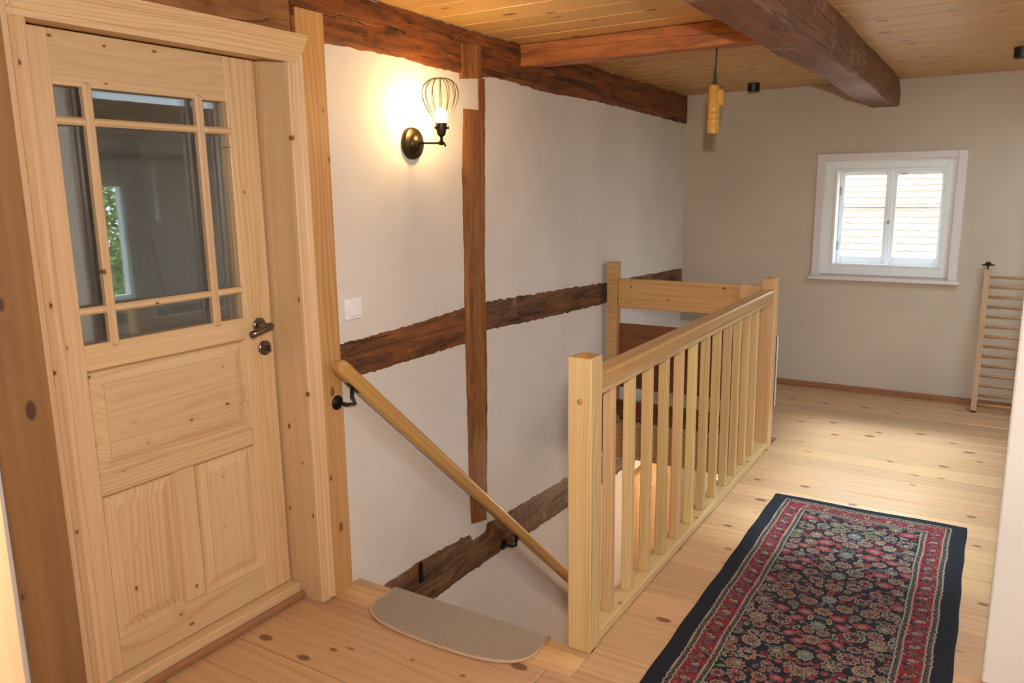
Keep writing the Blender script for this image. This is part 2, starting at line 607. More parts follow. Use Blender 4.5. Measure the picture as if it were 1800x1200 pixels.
tag(boxes('wall_right', [(3.5, 3.75, 2.6, 4.15, 0, CZ), (3.5, 3.75, 5.20, 5.50, 0, CZ), (3.5, 3.75, 5.57, 6.6, 0, CZ), (3.5, 3.75, 5.50, 5.57, 0, 1.23), (3.5, 3.75, 5.50, 5.57, 1.92, CZ),
                         (3.5, 3.75, 4.15, 5.20, 1.71, CZ), (3.5, 3.75, 4.15, 5.20, 0, 0.41)], M['wall_n']),
    'plastered wall with a broad window to the garden', None, None, 'structure')
tag(box('wall_near', 1.25, 1.40, -1.5, 2.66, 0, CZ, M['wall_n']), 'plastered wall behind the white wall end', None, None, 'structure')
tag(box('wall_back', -2.4, 1.4, -1.65, -1.5, 0, CZ, M['wall_n']), 'plastered wall behind the viewer', None, None, 'structure')

# floor and its planks
fl = tag(boxes('floor', [(-2.40, 1.4, -1.5, 2.03, -0.24, -0.024), (-1.13, 3.6, 2.03, 4.66, -0.24, -0.024), (-2.17, 3.6, 4.76, 6.3, -0.24, -0.024), (-1.13, 3.6, 4.66, 4.76, -0.24, -0.024)], M['skirt']),
         'pine plank floor', None, None, 'structure')
plank_cache = {}


def plank(x0, x1, y0, y1, z0, z1, mat, parent, nm='plank', bev=0.0035, ceil=False):
    key = (round(x1 - x0, 3), round(y1 - y0, 3), mat.name, ceil)
    c = ((x0 + x1) / 2, (y0 + y1) / 2, (z0 + z1) / 2)
    if key in plank_cache:
        return dup(plank_cache[key], parent, c)
    o = box(nm, x0, x1, y0, y1, z0, z1, mat, parent, bevel=bev)
    plank_cache[key] = o
    return o


PITCH = 0.1465
for k in range(-24, 31):
    y0 = 1.94 + PITCH * k
    y1 = y0 + PITCH
    g = 0.0016
    dz = random.uniform(-0.0006, 0.0006)
    z0, z1 = -0.024 + dz, dz
    if y1 < 1.95:
        xl = -2.232 if y0 > 1.1 else -2.07
        plank(xl if y0 > 0.95 else -2.06, 1.25, y0 + g, y1 - g, z0, z1, M['floor'], fl)
    elif k == 0:
        plank(-2.20, -1.135, y0 + g, 2.033, z0, z1, M['floor'], fl)
        plank(-1.133, 1.25, y0 + g, y1 - g, z0, z1, M['floor'], fl)
    elif y1 < 2.66:
        plank(-1.055 if y0 > 2.17 else -1.048, 1.25, y0 + g, y1 - g, z0, z1, M['floor'], fl)
    elif y0 < 4.72:
        plank(-1.055, 3.5, y0 + g, y1 - g, z0, z1, M['floor'], fl)
    elif y0 < 6.29:
        plank(-2.13 if y0 > 4.8 else -1.055, 3.5, y0 + g, min(y1 - g, 6.298), z0, z1, M['floor'], fl)

# ceiling with tongue-and-groove boards
SKX0, SKX1, SKY0, SKY1 = 0.13, 1.35, 3.219, 5.331
ce = tag(boxes('ceiling', [(-2.45, SKX0, -1.65, 6.6, CZ + 0.02, CZ + 0.12), (SKX1, 3.75, -1.65, 6.6, CZ + 0.02, CZ + 0.12), (SKX0, SKX1, -1.65, SKY0, CZ + 0.02, CZ + 0.12), (SKX0, SKX1, SKY1, 6.6, CZ + 0.02, CZ + 0.12)], M['skirt']), 'spruce tongue-and-groove board ceiling', None, None, 'structure')
CP = 0.192
for k in range(-19, 17):
    y0 = 2.916 + CP * k + 0.115
    for xa, xb in (((-2.2, 3.5),) if (y0 + CP < SKY0 + .01 or y0 > SKY1 - .01) else ((-2.2, SKX0), (SKX1, 3.5))):
        plank(xa, xb, y0 + 0.0016, min(y0 + CP - 0.0016, 6.299), CZ, CZ + 0.02, M['ceil'], ce, 'ceiling_board', bev=0.007, ceil=True)
w5 = empty('window_5', (1.2, 4.3, CZ), 'roof window over the landing, outside the picture', None, None, 'structure')
boxes('shaft', [(SKX0, SKX0 + .02, SKY0, SKY1, CZ, CZ + .36), (SKX1 - .02, SKX1, SKY0, SKY1, CZ, CZ + .36), (SKX0 + .02, SKX1 - .02, SKY0, SKY0 + .02, CZ, CZ + .36), (SKX0 + .02, SKX1 - .02, SKY1 - .02, SKY1, CZ, CZ + .36)], M['white'], w5)
box('pane', SKX0, SKX1, SKY0, SKY1, CZ + .30, CZ + .305, M['glass'], w5)

# skirting of the end wall
tag(box('baseboard_far', -2.12, 3.5, 6.276, 6.299, 0.0, 0.042, M['skirt'], bevel=0.003), 'low brown wooden skirting along the end wall', None, None, 'structure')

# ------------------------------------------------------------------ timbers
def resample(pts, n):
    pts = np.array(pts, float)
    s = np.r_[0, np.cumsum(np.hypot(*np.diff(pts, axis=0).T))]
    t = np.linspace(0, s[-1], n)
    return np.c_[np.interp(t, s, pts[:, 0]), np.interp(t, s, pts[:, 1])]


def timber(name, ea, eb, front, mat, label, n=60, m=7, jit=0.004, back=-0.03, bulge=0.003, cat='timber'):
    """slab in the left wall between two edge polylines of (y, z)"""
    A, B = resample(ea, n), resample(eb, n)
    w = rng.normal(0, jit, (n, 2, 2))
    ker = np.array([.25, .5, .25])
    for i in range(2):
        for j in range(2):
            w[:, i, j] = np.convolve(w[:, i, j], ker, 'same')
    A = A + w[:, 0]
    B = B + w[:, 1]
    vs, fs = [], []
    low = np.convolve(rng.normal(0, 1, n + 8), np.ones(9) / 3, 'valid')
    for i in range(n):
        for j in range(m):
            f = j / (m - 1)
            p = A[i] * (1 - f) + B[i] * f
            d = front + bulge * (low[i] * 0.35 + rng.normal(0, .25)) - (0.004 if j in (0, m - 1) else 0)
            vs.append(tuple(W(p[0], p[1], d)))
    nb = len(vs)
    for i in range(n):
        for j in (0, m - 1):
            p = A[i] if j == 0 else B[i]
            vs.append(tuple(W(p[0], p[1], back)))
    for i in range(n - 1):
        for j in range(m - 1):
            a = i * m + j
            fs.append((a, a + m, a + m + 1, a + 1))
        fs.append((i * m, nb + 2 * i, nb + 2 * i + 2, (i + 1) * m))
        fs.append((i * m + m - 1, (i + 1) * m + m - 1, nb + 2 * i + 3, nb + 2 * i + 1))
        fs.append((nb + 2 * i, nb + 2 * i + 1, nb + 2 * i + 3, nb + 2 * i + 2))
    for i in (0, n - 1):
        fs.append(tuple([i * m + j for j in range(m)] + [nb + 2 * i + 1, nb + 2 * i]))
    bm = bmesh.new()
    bv = [bm.verts.new(v) for v in vs]
    for f in fs:
        try: bm.faces.new([bv[i] for i in f])
        except ValueError: pass
    o = mkbm(name, bm, mat, None, True)
    autosmooth(o, 50)
    return tag(o, label, cat)


plate_b = [(2.0, 2.07), (2.14, 2.07), (2.38, 2.075), (2.59, 2.078), (2.82, 2.066), (2.95, 2.07), (3.03, 2.062), (3.10, 2.052), (3.2, 2.063), (3.33, 2.079), (3.53, 2.077), (3.65, 2.072), (3.87, 2.062), (4.46, 2.072), (5.2, 2.064), (6.295, 2.045)]
timber('top_plate_beam', [(2.0, CZ - 0.004), (6.295, CZ - 0.004)], plate_b, 0.014, M['old_y'], 'long dark red-brown beam along the top of the stair wall', n=260, m=9, jit=0.003, bulge=0.004, cat='beam')
# post end let into the top plate
timber('post_head', [(3.03, 2.195), (3.035, 2.044)], [(3.20, 2.20), (3.20, 2.06)], 0.021, M['old_z'], 'short brown post head let into the dark top beam above the lamp', n=14, m=6, cat='timber')
post_l = [(3.19, 2.06), (3.186, 1.93), (3.184, 1.914), (3.055, 1.916), (3.034, 1.63), (3.033, 1.245), (3.02, 0.838), (3.026, 0.555), (3.027, 0.117), (3.036, -0.095)]
# upper narrow strip and main shaft are one post: an outline with a step
pl = [(3.19, 2.062), (3.187, 1.96), (3.186, 1.917), (3.056, 1.915), (3.034, 1.63), (3.033, 1.245), (3.02, 0.838), (3.026, 0.555), (3.027, 0.117), (3.036, -0.095)]
pr = [(3.246, 2.062), (3.244, 1.96), (3.241, 1.92), (3.238, 1.88), (3.23, 1.63), (3.214, 1.23), (3.214, 0.804), (3.208, 0.511), (3.197, 0.213), (3.18, -0.125)]


def interp_side(pts, zs):
    p = np.array(pts)[::-1]
    return np.interp(zs, p[:, 1], p[:, 0])


zs = np.concatenate([np.linspace(2.062, 1.9175, 8), np.linspace(1.9145, -0.10, 66)])
ya, yb = interp_side(pl, zs), interp_side(pr, zs)
mcols = 6
vs, fs = [], []
for i, z in enumerate(zs):
    ja, jb = rng.normal(0, 0.002, 2)
    for j in range(mcols):
        f = j / (mcols - 1)
        y = (ya[i] + ja) * (1 - f) + (yb[i] + jb) * f
        zz = z - (0.03 * f if i > len(zs) - 6 else 0) - (0.012 * f if 7 < i < 12 else 0) * 0
        vs.append(tuple(W(y, zz, 0.007 + rng.normal(0, 0.0007) - (0.004 if j in (0, mcols - 1) else 0))))
for i, z in enumerate(zs):
    for y in (ya[i], yb[i]):
        vs.append(tuple(W(y, z, -0.03)))
nb = len(zs) * mcols
for i in range(len(zs) - 1):
    for j in range(mcols - 1):
        a = i * mcols + j
        fs.append((a, a + 1, a + mcols + 1, a + mcols))
    fs.append((i * mcols, (i + 1) * mcols, nb + 2 * i + 2, nb + 2 * i))
    fs.append((i * mcols + mcols - 1, nb + 2 * i + 1, nb + 2 * i + 3, (i + 1) * mcols + mcols - 1))
    fs.append((nb + 2 * i, nb + 2 * i + 2, nb + 2 * i + 3, nb + 2 * i + 1))
o = mk('wall_post', vs, fs, M['old_z'], None, True)
autosmooth(o, 50)
tag(o, 'upright brown timber post in the stair wall right of the lamp', 'timber')

timber('wall_rail', [(2.135, 0.978), (2.514, 0.981), (2.8, 0.99), (3.02, 1.002)], [(2.135, 0.85), (2.30, 0.832), (2.504, 0.831), (3.02, 0.828)], 0.006, M['old_rail'], 'horizontal brown timber under the light switch', n=110, m=8, jit=0.003)
timber('wall_rail', [(3.215, 1.006), (3.655, 0.985), (4.148, 0.965), (4.657, 0.94), (6.295, 0.885)], [(3.215, 0.862), (3.652, 0.838), (4.148, 0.82), (4.632, 0.803), (6.295, 0.755)], 0.006, M['old_grey'], 'horizontal weathered timber running from the post to the end wall', n=260, m=8, jit=0.004)
timber('sill_beam', [(2.20, -0.105), (2.351, -0.109), (2.608, -0.112), (3.02, -0.150), (3.05, -0.195), (3.17, -0.195), (3.18, -0.156), (3.375, -0.172), (4.124, -0.223), (4.681, -0.247), (6.2, -0.30)],
       [(2.20, -0.335), (2.683, -0.344), (2.975, -0.35), (3.136, -0.358), (3.309, -0.365), (3.627, -0.39), (4.124, -0.419), (4.681, -0.454), (6.2, -0.52)], 0.008, M['old_grey'], 'dark weathered sill timber low in the stairwell wall', n=300, m=9, jit=0.004, cat='beam')
bm = bmesh.new()
add_box(bm, 0.004, 0.016, 2.585, 2.612, -0.212, -0.112, bevel=0.005)
for v in bm.verts: v.co = W(v.co.y, v.co.z, v.co.x)
tag(mkbm('iron_strap', bm, M['iron']), 'small dark iron strap on the weathered sill timber', 'iron strap')

# pale new post right of the door, grey filler at its foot
bm = bmesh.new()
add_box(bm, 0.0005, 0.022, 2.004, 2.137, 0.0, 2.165, bevel=0.003)
for v in bm.verts: v.co = W(v.co.y + 0.012 * (v.co.z / 2.165), v.co.z, v.co.x)
tag(mkbm('door_post', bm, M['post_new']), 'honey-coloured new pine post between door and stair wall', 'post')
# lintel beam over the door
bm = bmesh.new()
add_box(bm, 0.0005, 0.016, -1.5, 1.998, 2.035, CZ - 0.003, bevel=0.006)
for v in bm.verts: v.co = W(v.co.y, v.co.z, v.co.x)
tag(mkbm('lintel_beam', bm, M['lintel']), 'orange-brown lintel beam above the panelled door', 'beam')
# old post left of the door
bm = bmesh.new()
add_box(bm, 0.0005, 0.018, 0.915, 1.058, 0.0, 2.035, bevel=0.004)
for v in bm.verts: v.co = W(v.co.y, v.co.z, v.co.x)
tag(mkbm('door_post', bm, M['post_left']), 'brown timber post left of the door', 'post')

# ceiling beams
def hewn(name, x0, x1, y0, y1, z0, z1, mat, label, axis, amp=0.006, nl=90, chamfer=0.02):
    """rough beam of rectangular section with chamfered lower edges"""
    c = chamfer
    if axis == 'y':
        prof = [(x0, z1), (x0, z0 + c * 1.6), (x0 + c * 1.3, z0), ((x0 + x1) / 2, z0), (x1 - c * .5, z0), (x1, z0 + c * .5), (x1, (z0 + z1) / 2), (x1, z1)]
        a0, a1 = y0, y1
    else:
        prof = [(y0, z1), (y0, (z0 + z1) / 2), (y0, z0 + c * .4), (y0 + c * .4, z0), ((y0 + y1) / 2, z0), (y1 - c * .4, z0), (y1, z0 + c * .4), (y1, z1)]
        a0, a1 = x0, x1
    npf = len(prof)
    vs, fs = [], []
    off = np.zeros((nl, npf, 2))
    for j in range(npf):
        for q in range(2):
            r1 = np.convolve(rng.normal(0, 1, nl + 14), np.hanning(15) / np.hanning(15).sum(), 'valid')
            off[:, j, q] = r1 * amp * 2.0 + rng.normal(0, amp * 0.10, nl)
    for i in range(nl):
        a = a0 + (a1 - a0) * i / (nl - 1)
        for j, p in enumerate(prof):
            dx, dz = off[i, j]
            if abs(p[1] - z1) < 1e-6: dz = 0
            q = (p[0] + dx, p[1] + dz)
            vs.append((q[0], a, q[1]) if axis == 'y' else (a, q[0], q[1]))
    for i in range(nl - 1):
        for j in range(npf):
            a, b = i * npf + j, i * npf + (j + 1) % npf
            fs.append((a, b, b + npf, a + npf))
    fs += [tuple(range(npf)), tuple(range((nl - 1) * npf, nl * npf))]
    bm = bmesh.new()
    bv = [bm.verts.new(v) for v in vs]
    for f in fs: bm.faces.new([bv[i] for i in f])
    o = mkbm(name, bm, mat, None, True)
    autosmooth(o, 28)
    return tag(o, label, 'beam')


hewn('ceiling_beam', -0.852, -0.652, -1.5, 6.298, 2.082, CZ, M['big'], 'thick red-brown rough-hewn ceiling beam running to the end wall', 'y', amp=0.007, chamfer=0.022)
hewn('ceiling_beam', -2.13, -0.86, 3.573, 3.68, 2.160, CZ - 0.004, M['cross'], 'orange-brown cross beam between stair wall and thick ceiling beam', 'x', amp=0.003, nl=50, chamfer=0.012)

# ------------------------------------------------------------------ door_1
D = empty('door_1', (-2.235, 1.54, 0.0), 'pale spruce door with nine-pane glazing and raised panels', None, None, 'structure')
LX0, LX1 = -2.280, -2.235     # leaf thickness
ly0, ly1 = 1.124, 1.957
z_b, z_t = 0.062, 1.998
gy0, gy1, gz0, gz1 = 1.258, 1.822, 1.118, 1.850
box('stile', LX0, LX1, ly0, gy0, z_b, z_t, M['spruce_z'], D, 0.002)
box('stile', LX0, LX1, gy1 + 0.012, ly1, z_b, z_t, M['spruce_z'], D, 0.002)
g0, g1 = gy0 + 0.0004, gy1 + 0.0116
box('rail', LX0, LX1, g0, g1, gz1, z_t, M['spruce_y'], D, 0.002)
box('rail', LX0, LX1, g0, g1, 1.040, gz0, M['spruce_y'], D, 0.004)
box('rail', LX0, LX1, g0, g1, 0.650, 0.712, M['spruce_y'], D, 0.004)
box('rail', LX0, LX1, g0, g1, z_b, 0.180, M['spruce_y'], D, 0.002)
box('muntin', LX0, LX1, 1.505, 1.582, 0.1804, 0.6496, M['spruce_z'], D, 0.004)


def raised_panel(y0, y1, z0, z1, mat, b1=0.045, rec=0.015, raise_=0.007):
    x = LX1
    def ring(i, d): return [(x + d, y0 + i, z0 + i), (x + d, y1 - i, z0 + i), (x + d, y1 - i, z1 - i), (x + d, y0 + i, z1 - i)]
    rs = [ring(0, -0.03), ring(0, -0.001), ring(0.008, -rec), ring(0.016, -rec), ring(b1, -raise_), ring(b1 + 0.002, -0.003), ring(b1 + 0.01, -0.002)]
    vs = [p for r in rs for p in r]
    fs = []
    for k in range(len(rs) - 1):
        for j in range(4):
            a, b = k * 4 + j, k * 4 + (j + 1) % 4
            fs.append((a, b, b + 4, a + 4))
    fs.append(tuple(range(len(vs) - 4, len(vs))))
    return mk('panel', vs, fs, mat, D)


raised_panel(g0, g1, 0.7124, 1.0396, M['spruce_y'])
raised_panel(g0, 1.5046, 0.1804, 0.6496, M['spruce_z'])
raised_panel(1.5824, g1, 0.1804, 0.6496, M['spruce_z'])
# glass and glazing bars
yb = [(1.338, 1.366), (1.708, 1.738)]
zb = [(1.207, 1.229), (1.744, 1.766)]
ys_ = [gy0, yb[0][0] + .01, yb[1][0] + .015, gy1 + .012]
zs_ = [gz0, zb[0][0] + .01, zb[1][0] + .01, gz1]
for i in range(3):
    for j in range(3):
        for gx_ in (-2.260, -2.274):
            box('pane', gx_ - .004, gx_, ys_[i] + .0005, ys_[i + 1] - .0005, zs_[j] + .0005, zs_[j + 1] - .0005, M['dglass'], D)
for (a, b) in yb:
    bm = bmesh.new()
    add_box(bm, -2.255, -2.228, a, b, gz0 - 0.014, gz1 + 0.014, bevel=0.006)
    mkbm('glazing_bar', bm, M['spruce_z'], D)
for (a, b) in zb:
    for y0, y1 in ((gy0 - .006, yb[0][0] + .004), (yb[0][1] - .004, yb[1][0] + .004), (yb[1][1] - .004, gy1 + .022)):
        bm = bmesh.new()
        add_box(bm, -2.255, -2.226, y0, y1, a, b, bevel=0.006)
        mkbm('glazing_bar', bm, M['spruce_y'], D)
# reveal lining
box('lining_side', -2.30, -2.075, 1.966, 1.996, 0.0, 2.03, M['spruce_zy'], D, 0.002)
box('lining_side', -2.30, -2.075, 1.09, 1.120, 0.0, 2.03, M['spruce_zy'], D, 0.002)
box('lining_head', -2.30, -2.065, 1.12, 1.966, 2.001, 2.03, M['spruce_y'], D, 0.002)
# casing: moulded profile (x, y)
def casing_prof(y_in, y_out):
    s = 1 if y_out > y_in else -1
    w = abs(y_out - y_in)
    xs = -2.078
    P = [(0, 0), (0.004, 0.014), (0.10, 0.017), (0.34, 0.018), (0.38, 0.012), (0.44, 0.014), (0.52, 0.022), (0.60, 0.024), (0.64, 0.018), (0.70, 0.021), (0.80, 0.030), (0.90, 0.032), (0.99, 0.026), (1.0, 0)]
    return [(xs + d, y_in + s * w * f) for f, d in P]


prism('casing_side', casing_prof(1.952, 2.012), 'z', 0.022, 2.0, M['spruce_z'], D)
prism('casing_side', casing_prof(1.112, 1.050), 'z', 0.0, 2.03, M['spruce_z'], D)
hp = [(-2.078, 1.978), (-2.056, 1.978), (-2.054, 1.994), (-2.060, 1.998), (-2.056, 2.006), (-2.046, 2.020), (-2.040, 2.034), (-2.030, 2.046), (-2.026, 2.054), (-2.026, 2.066), (-2.078, 2.066)]
prism('casing_head', hp, 'y', 1.045, 2.014, M['spruce_y'], D)
box('threshold', -2.30, -2.19, 1.121, 1.965, 0.0012, 0.058, M['spruce_y'], D, 0.003)
box('threshold_strip', -2.190, -2.164, 1.10, 1.985, 0.0012, 0.030, M['redstrip'], D, 0.008)
box('filler', -2.10, -2.072, 1.985, 2.006, 0.0012, 0.022, M['filler'], D, 0.003)
# door furniture
hx = LX1
r1 = lathe('handle_rosette', (hx, 1.898, 1.082), (1, 0, 0), [(0, 0.027), (0.006, 0.027), (0.009, 0.024), (0.010, 0.014), (0.014, 0.012), (0.045, 0.0105)], M['nickel'], D)
tube('lever', [(hx + 0.040, 1.908, 1.082), (hx + 0.050, 1.906, 1.081), (hx + 0.055, 1.895, 1.079), (hx + 0.056, 1.855, 1.071), (hx + 0.055, 1.816, 1.064)], [0.011, 0.0135, 0.0125, 0.0115, 0.0125], M['nickel'], D, 12)
r2 = lathe('lock_rosette', (hx, 1.914, 0.996), (1, 0, 0), [(0, 0.027), (0.006, 0.027), (0.009, 0.024), (0.010, 0.008), (0.022, 0.008)], M['nickel'], D)
box('thumb_turn', hx + 0.022, hx + 0.036, 1.911, 1.917, 0.984, 1.008, M['nickel'], D, 0.002)

# ------------------------------------------------------------------ room behind the door
BX = -4.50
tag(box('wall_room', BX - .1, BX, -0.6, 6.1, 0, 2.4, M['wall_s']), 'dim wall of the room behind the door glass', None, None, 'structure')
tag(boxes('wall_side', [(BX, -2.36, -0.6, -0.5, 0, 2.4), (BX, -4.3, 6.0, 6.1, 0, 2.4), (-2.7, -2.46, 6.0, 6.1, 0, 2.4), (-4.3, -2.7, 6.0, 6.1, 0, 0.8), (-4.3, -2.7, 6.0, 6.1, 2.2, 2.4)], M['wall_s']), 'side walls of the room behind the door, with an added unseen opening for daylight', None, None, 'structure')  # end wall has an unseen opening, added to light the back room
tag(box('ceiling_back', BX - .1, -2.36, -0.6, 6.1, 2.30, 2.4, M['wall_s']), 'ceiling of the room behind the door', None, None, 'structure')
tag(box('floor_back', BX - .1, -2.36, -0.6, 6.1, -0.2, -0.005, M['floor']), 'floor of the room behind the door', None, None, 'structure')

# ------------------------------------------------------------------ window_1 in the end wall
w1 = empty('window_1', (-0.685, FY, WZ0), 'small white box window in the end wall', None, None, 'structure')
cy0 = FY - 0.018
boxes('casing', [(-1.172, WX0 + .012, cy0, FY + .001, .872, 1.773), (WX1 - .012, -0.198, cy0, FY + .001, .872, 1.773), (WX0 + .012, WX1 - .012, cy0, FY + .001, WZ1 - .012, 1.773)], M['wcase'], w1, .004)
box('sill', -1.19, -0.180, FY - .05, FY + .02, .848, .874, M['wcase'], w1, .005)
# inner fixed frame (broad white boards a little behind the casing)
iy = FY + 0.035
boxes('inner_frame', [(WX0, -1.040, iy, iy + .03, WZ0, WZ1), (-0.315, WX1, iy, iy + .03, WZ0, WZ1), (-1.040, -0.315, iy, iy + .03, 1.655, WZ1), (-1.040, -0.315, iy, iy + .03, WZ0, .958)], M['white'], w1, .003)
boxes('inner_bead', [(-1.046, -1.028, iy - .01, iy + .02, .950, 1.663), (-0.327, -0.309, iy - .01, iy + .02, .950, 1.663), (-1.028, -0.327, iy - .01, iy + .02, 1.645, 1.663), (-1.028, -0.327, iy - .01, iy + .02, .950, .968)], M['white'], w1, .003)
boxes('jamb', [(WX0, -1.035, iy + .03, FY + .30, WZ0, WZ1), (-0.320, WX1, iy + .03, FY + .30, WZ0, WZ1), (-1.035, -0.320, iy + .03, FY + .30, 1.66, WZ1), (-1.035, -0.320, iy + .03, FY + .30, WZ0, .953)], M['white'], w1)
sy = FY + 0.20
mx = -0.680
for (x0, x1) in ((-1.035, mx - .004), (mx + .004, -0.320)):
    b = .034
    sa = boxes('sash', [(x0, x0 + b, sy, sy + .04, .953, 1.66), (x1 - b, x1, sy, sy + .04, .953, 1.66), (x0 + b, x1 - b, sy, sy + .04, 1.615, 1.66), (x0 + b, x1 - b, sy, sy + .04, .953, 1.010)], M['white'], w1, .004)
    box('sash_bar', x0 + b, x1 - b, sy + .005, sy + .03, 1.368, 1.384, M['white'], sa, .003)
    box('pane', x0 + b, x1 - b, sy + .018, sy + .022, 1.010, 1.368, M['glass'], sa)
    box('pane', x0 + b, x1 - b, sy + .018, sy + .022, 1.384, 1.615, M['glass'], sa)
    hx_ = x0 + .006 if x0 < -1 else x1 - .006
    for hz in (1.09, 1.50):
        tube('hinge', [(hx_, sy - .008, hz - .03), (hx_, sy - .008, hz + .03)], .007, M['grey'], sa, 8)
box('meeting_strip', mx - .015, mx + .015, sy - .012, sy, .960, 1.65, M['white'], w1, .004)
lathe('knob', (mx, sy - .012, 1.27), (0, -1, 0), [(0, .007), (.012, .006), (.018, .013), (.028, .013), (.033, .007)], M['grey'], w1, 14)
box('latch', mx + .06, mx + .10, sy - .008, sy + .002, 1.615, 1.626, M['grey'], w1, .002)

# neighbouring roof beyond it
rf = empty('neighbour_roof', (-0.6, 9.5, -2.5), 'sunlit red tiled roof of the house outside the end window', 'roof')
mk('roof_deck', [(-9, 9.5, -2.5), (7, 9.5, -2.5), (7, 16.0, 4.4), (-9, 16.0, 4.4)], [(0, 1, 2, 3)], M['tile'], rf)
vs, fs = [], []
sl = Vector((0, 6.5, 6.9)).normalized()
nr = Vector((0, -6.9, 6.5)).normalized()
for r in range(72):
    base = Vector((0, 9.5, -2.5)) + sl * (.125 * r) + nr * .03
    nseg = 320
    s0 = len(vs)
    ph = rng.uniform(0, 6)
    for i in range(nseg + 1):
        x = -9 + 16 * i / nseg
        wv = .018 * abs(math.sin(x * 15.0 + (r % 2) * 1.57)) + .006 * math.sin(x * 2.3 + ph)
        for tt, hh in ((0, .010), (0.0, .032), (.20, .0)):
            p = base + sl * (tt - (wv if tt == 0 else 0)) + nr * hh
            vs.append((x, p.y, p.z))
    for i in range(nseg):
        a = s0 + 3 * i
        fs += [(a, a + 3, a + 4, a + 1), (a + 1, a + 4, a + 5, a + 2)]
o = mk('tile_courses', vs, fs, M['tile'], rf)
o['kind'] = 'stuff'

# ------------------------------------------------------------------ garden window in the right wall (mirrored in the door glass)
RX = 3.5
w4 = empty('window_2', (RX, 4.675, .41), 'broad white casement window mirrored in the door glass', None, None, 'structure')
fr_ = [(RX + .06, RX + .14, 4.15, 4.21, .41, 1.71), (RX + .06, RX + .14, 5.14, 5.20, .41, 1.71), (RX + .06, RX + .14, 4.21, 5.14, 1.64, 1.71), (RX + .06, RX + .14, 4.21, 5.14, .41, .47)]
boxes('frame', fr_ + [(RX + .06, RX + .14, 4.76, 4.85, .47, 1.64)], M['white'], w4)
for y0, y1 in ((4.21, 4.76), (4.85, 5.14)):
    box('pane', RX + .098, RX + .102, y0, y1, .47, 1.64, M['glass'], w4)
boxes('surround', [(RX - .02, RX, 4.07, 4.15, .41, 1.79), (RX - .02, RX, 5.20, 5.28, .41, 1.79), (RX - .02, RX, 4.15, 5.20, 1.71, 1.79)], M['white'], w4)
box('sill', RX - .10, RX, 4.05, 5.3, .38, .41, M['white'], w4, .004)
w3 = empty('window_3', (RX, 5.535, 1.23), 'narrow slit window mirrored in the door glass', None, None, 'structure')
boxes('frame', [(RX + .05, RX + .1, 5.50, 5.51, 1.23, 1.92), (RX + .05, RX + .1, 5.56, 5.57, 1.23, 1.92), (RX + .05, RX + .1, 5.51, 5.56, 1.23, 1.26), (RX + .05, RX + .1, 5.51, 5.56, 1.89, 1.92)], M['white'], w3)
box('pane', RX + .08, RX + .084, 5.51, 5.56, 1.26, 1.89, M['glass'], w3)
tag(box('wall_timber', RX - .02, RX, 2.8, 6.29, .17, .28, M['old_rail'], bevel=.004), 'low brown timber below the window mirrored in the door glass', 'timber')
cr = empty('curtain_rod', (RX - .1, 4.4, 2.145), 'turned wooden curtain rod with rings mirrored in the door glass', 'curtain rod')
tube('rod', [(RX - .10, 3.1, 2.145), (RX - .10, 5.33, 2.145)], .019, M['bal_yl'], cr, 12)
lathe('finial', (RX - .10, 5.33, 2.145), (0, 1, 0), [(0, .019), (.01, .028), (.02, .018), (.03, .026), (.045, .032), (.06, .022), (.068, .006)], M['bal_yl'], cr, 14)
for i in range(8):
    y = 5.05 + i * .033
    tube('curtain_ring', [(RX - .10 + .036 * math.cos(a), y, 2.135 + .036 * math.sin(a)) for a in np.linspace(0, 2 * math.pi, 16, endpoint=False)], .008, M['bal_yl'], cr, 6, closed=True)


def curtain(name, y0, y1, z0, z1, lab, folds):
    n, m_ = 60, 16
    vs, fs = [], []
    for j in range(m_):
        z = z1 + (z0 - z1) * j / (m_ - 1)
        for i in range(n):
            f = i / (n - 1)
            y = y0 + (y1 - y0) * f + .006 * math.sin(j * .6 + i * .3)
            x = RX - .10 + .026 * math.sin(f * folds * 6.283 + .2 * math.sin(j * .5))
            vs.append((x, y, z))
    for j in range(m_ - 1):
        for i in range(n - 1):
            a = j * n + i
            fs.append((a, a + 1, a + n + 1, a + n))
    o = mk(name, vs, fs, M['cloth'], None, True)
    md = o.modifiers.new('thickness', 'SOLIDIFY')
    md.thickness = .002
    return tag(o, lab, 'curtain')


curtain('curtain', 5.08, 5.32, 0.05, 2.085, 'gathered white curtain mirrored in the door glass', 5)
tag(tube('leaning_slat', [(RX - .26, 5.40, 0.02), (RX - .03, 5.36, 1.22)], .016, M['bal_z'], None, 8), 'slim wooden slat leaning on the wall, mirrored in the door glass', 'slat')

# garden outside
tag(box('ground', -40, 60, -30, 60, -3.5, -3.2, plain('meadow', (.10, .16, .04), .9)), 'garden lawn below the house', None, None, 'structure')
TX, TY = 9.6, 9.6
tr = empty('garden_tree', (TX, TY, -3.2), 'fresh green garden tree mirrored in the door glass', 'tree')
tube('trunk', [(TX, TY, -3.2), (TX + .05, TY + .05, 0), (TX, TY, 1.5)], [.16, .12, .05], M['bark'], tr, 8)
for k in range(5):
    a = k * 1.3
    tube('branch', [(TX + .02, TY + .02, -1 + .35 * k), (TX + .7 * math.cos(a), TY + .7 * math.sin(a), -.6 + .4 * k), (TX + 1.2 * math.cos(a), TY + 1.2 * math.sin(a), .4 * k)], [.05, .03, .012], M['bark'], tr, 6)
NLV = 9000
cen = rng.normal(0, 1, (NLV, 3))
cen /= np.linalg.norm(cen, axis=1)[:, None]
cen *= (rng.random(NLV) ** .4)[:, None] * np.array([1.3, 1.5, 2.2])
cen += np.array([TX, TY, .6])
vs = np.zeros((NLV, 4, 3))
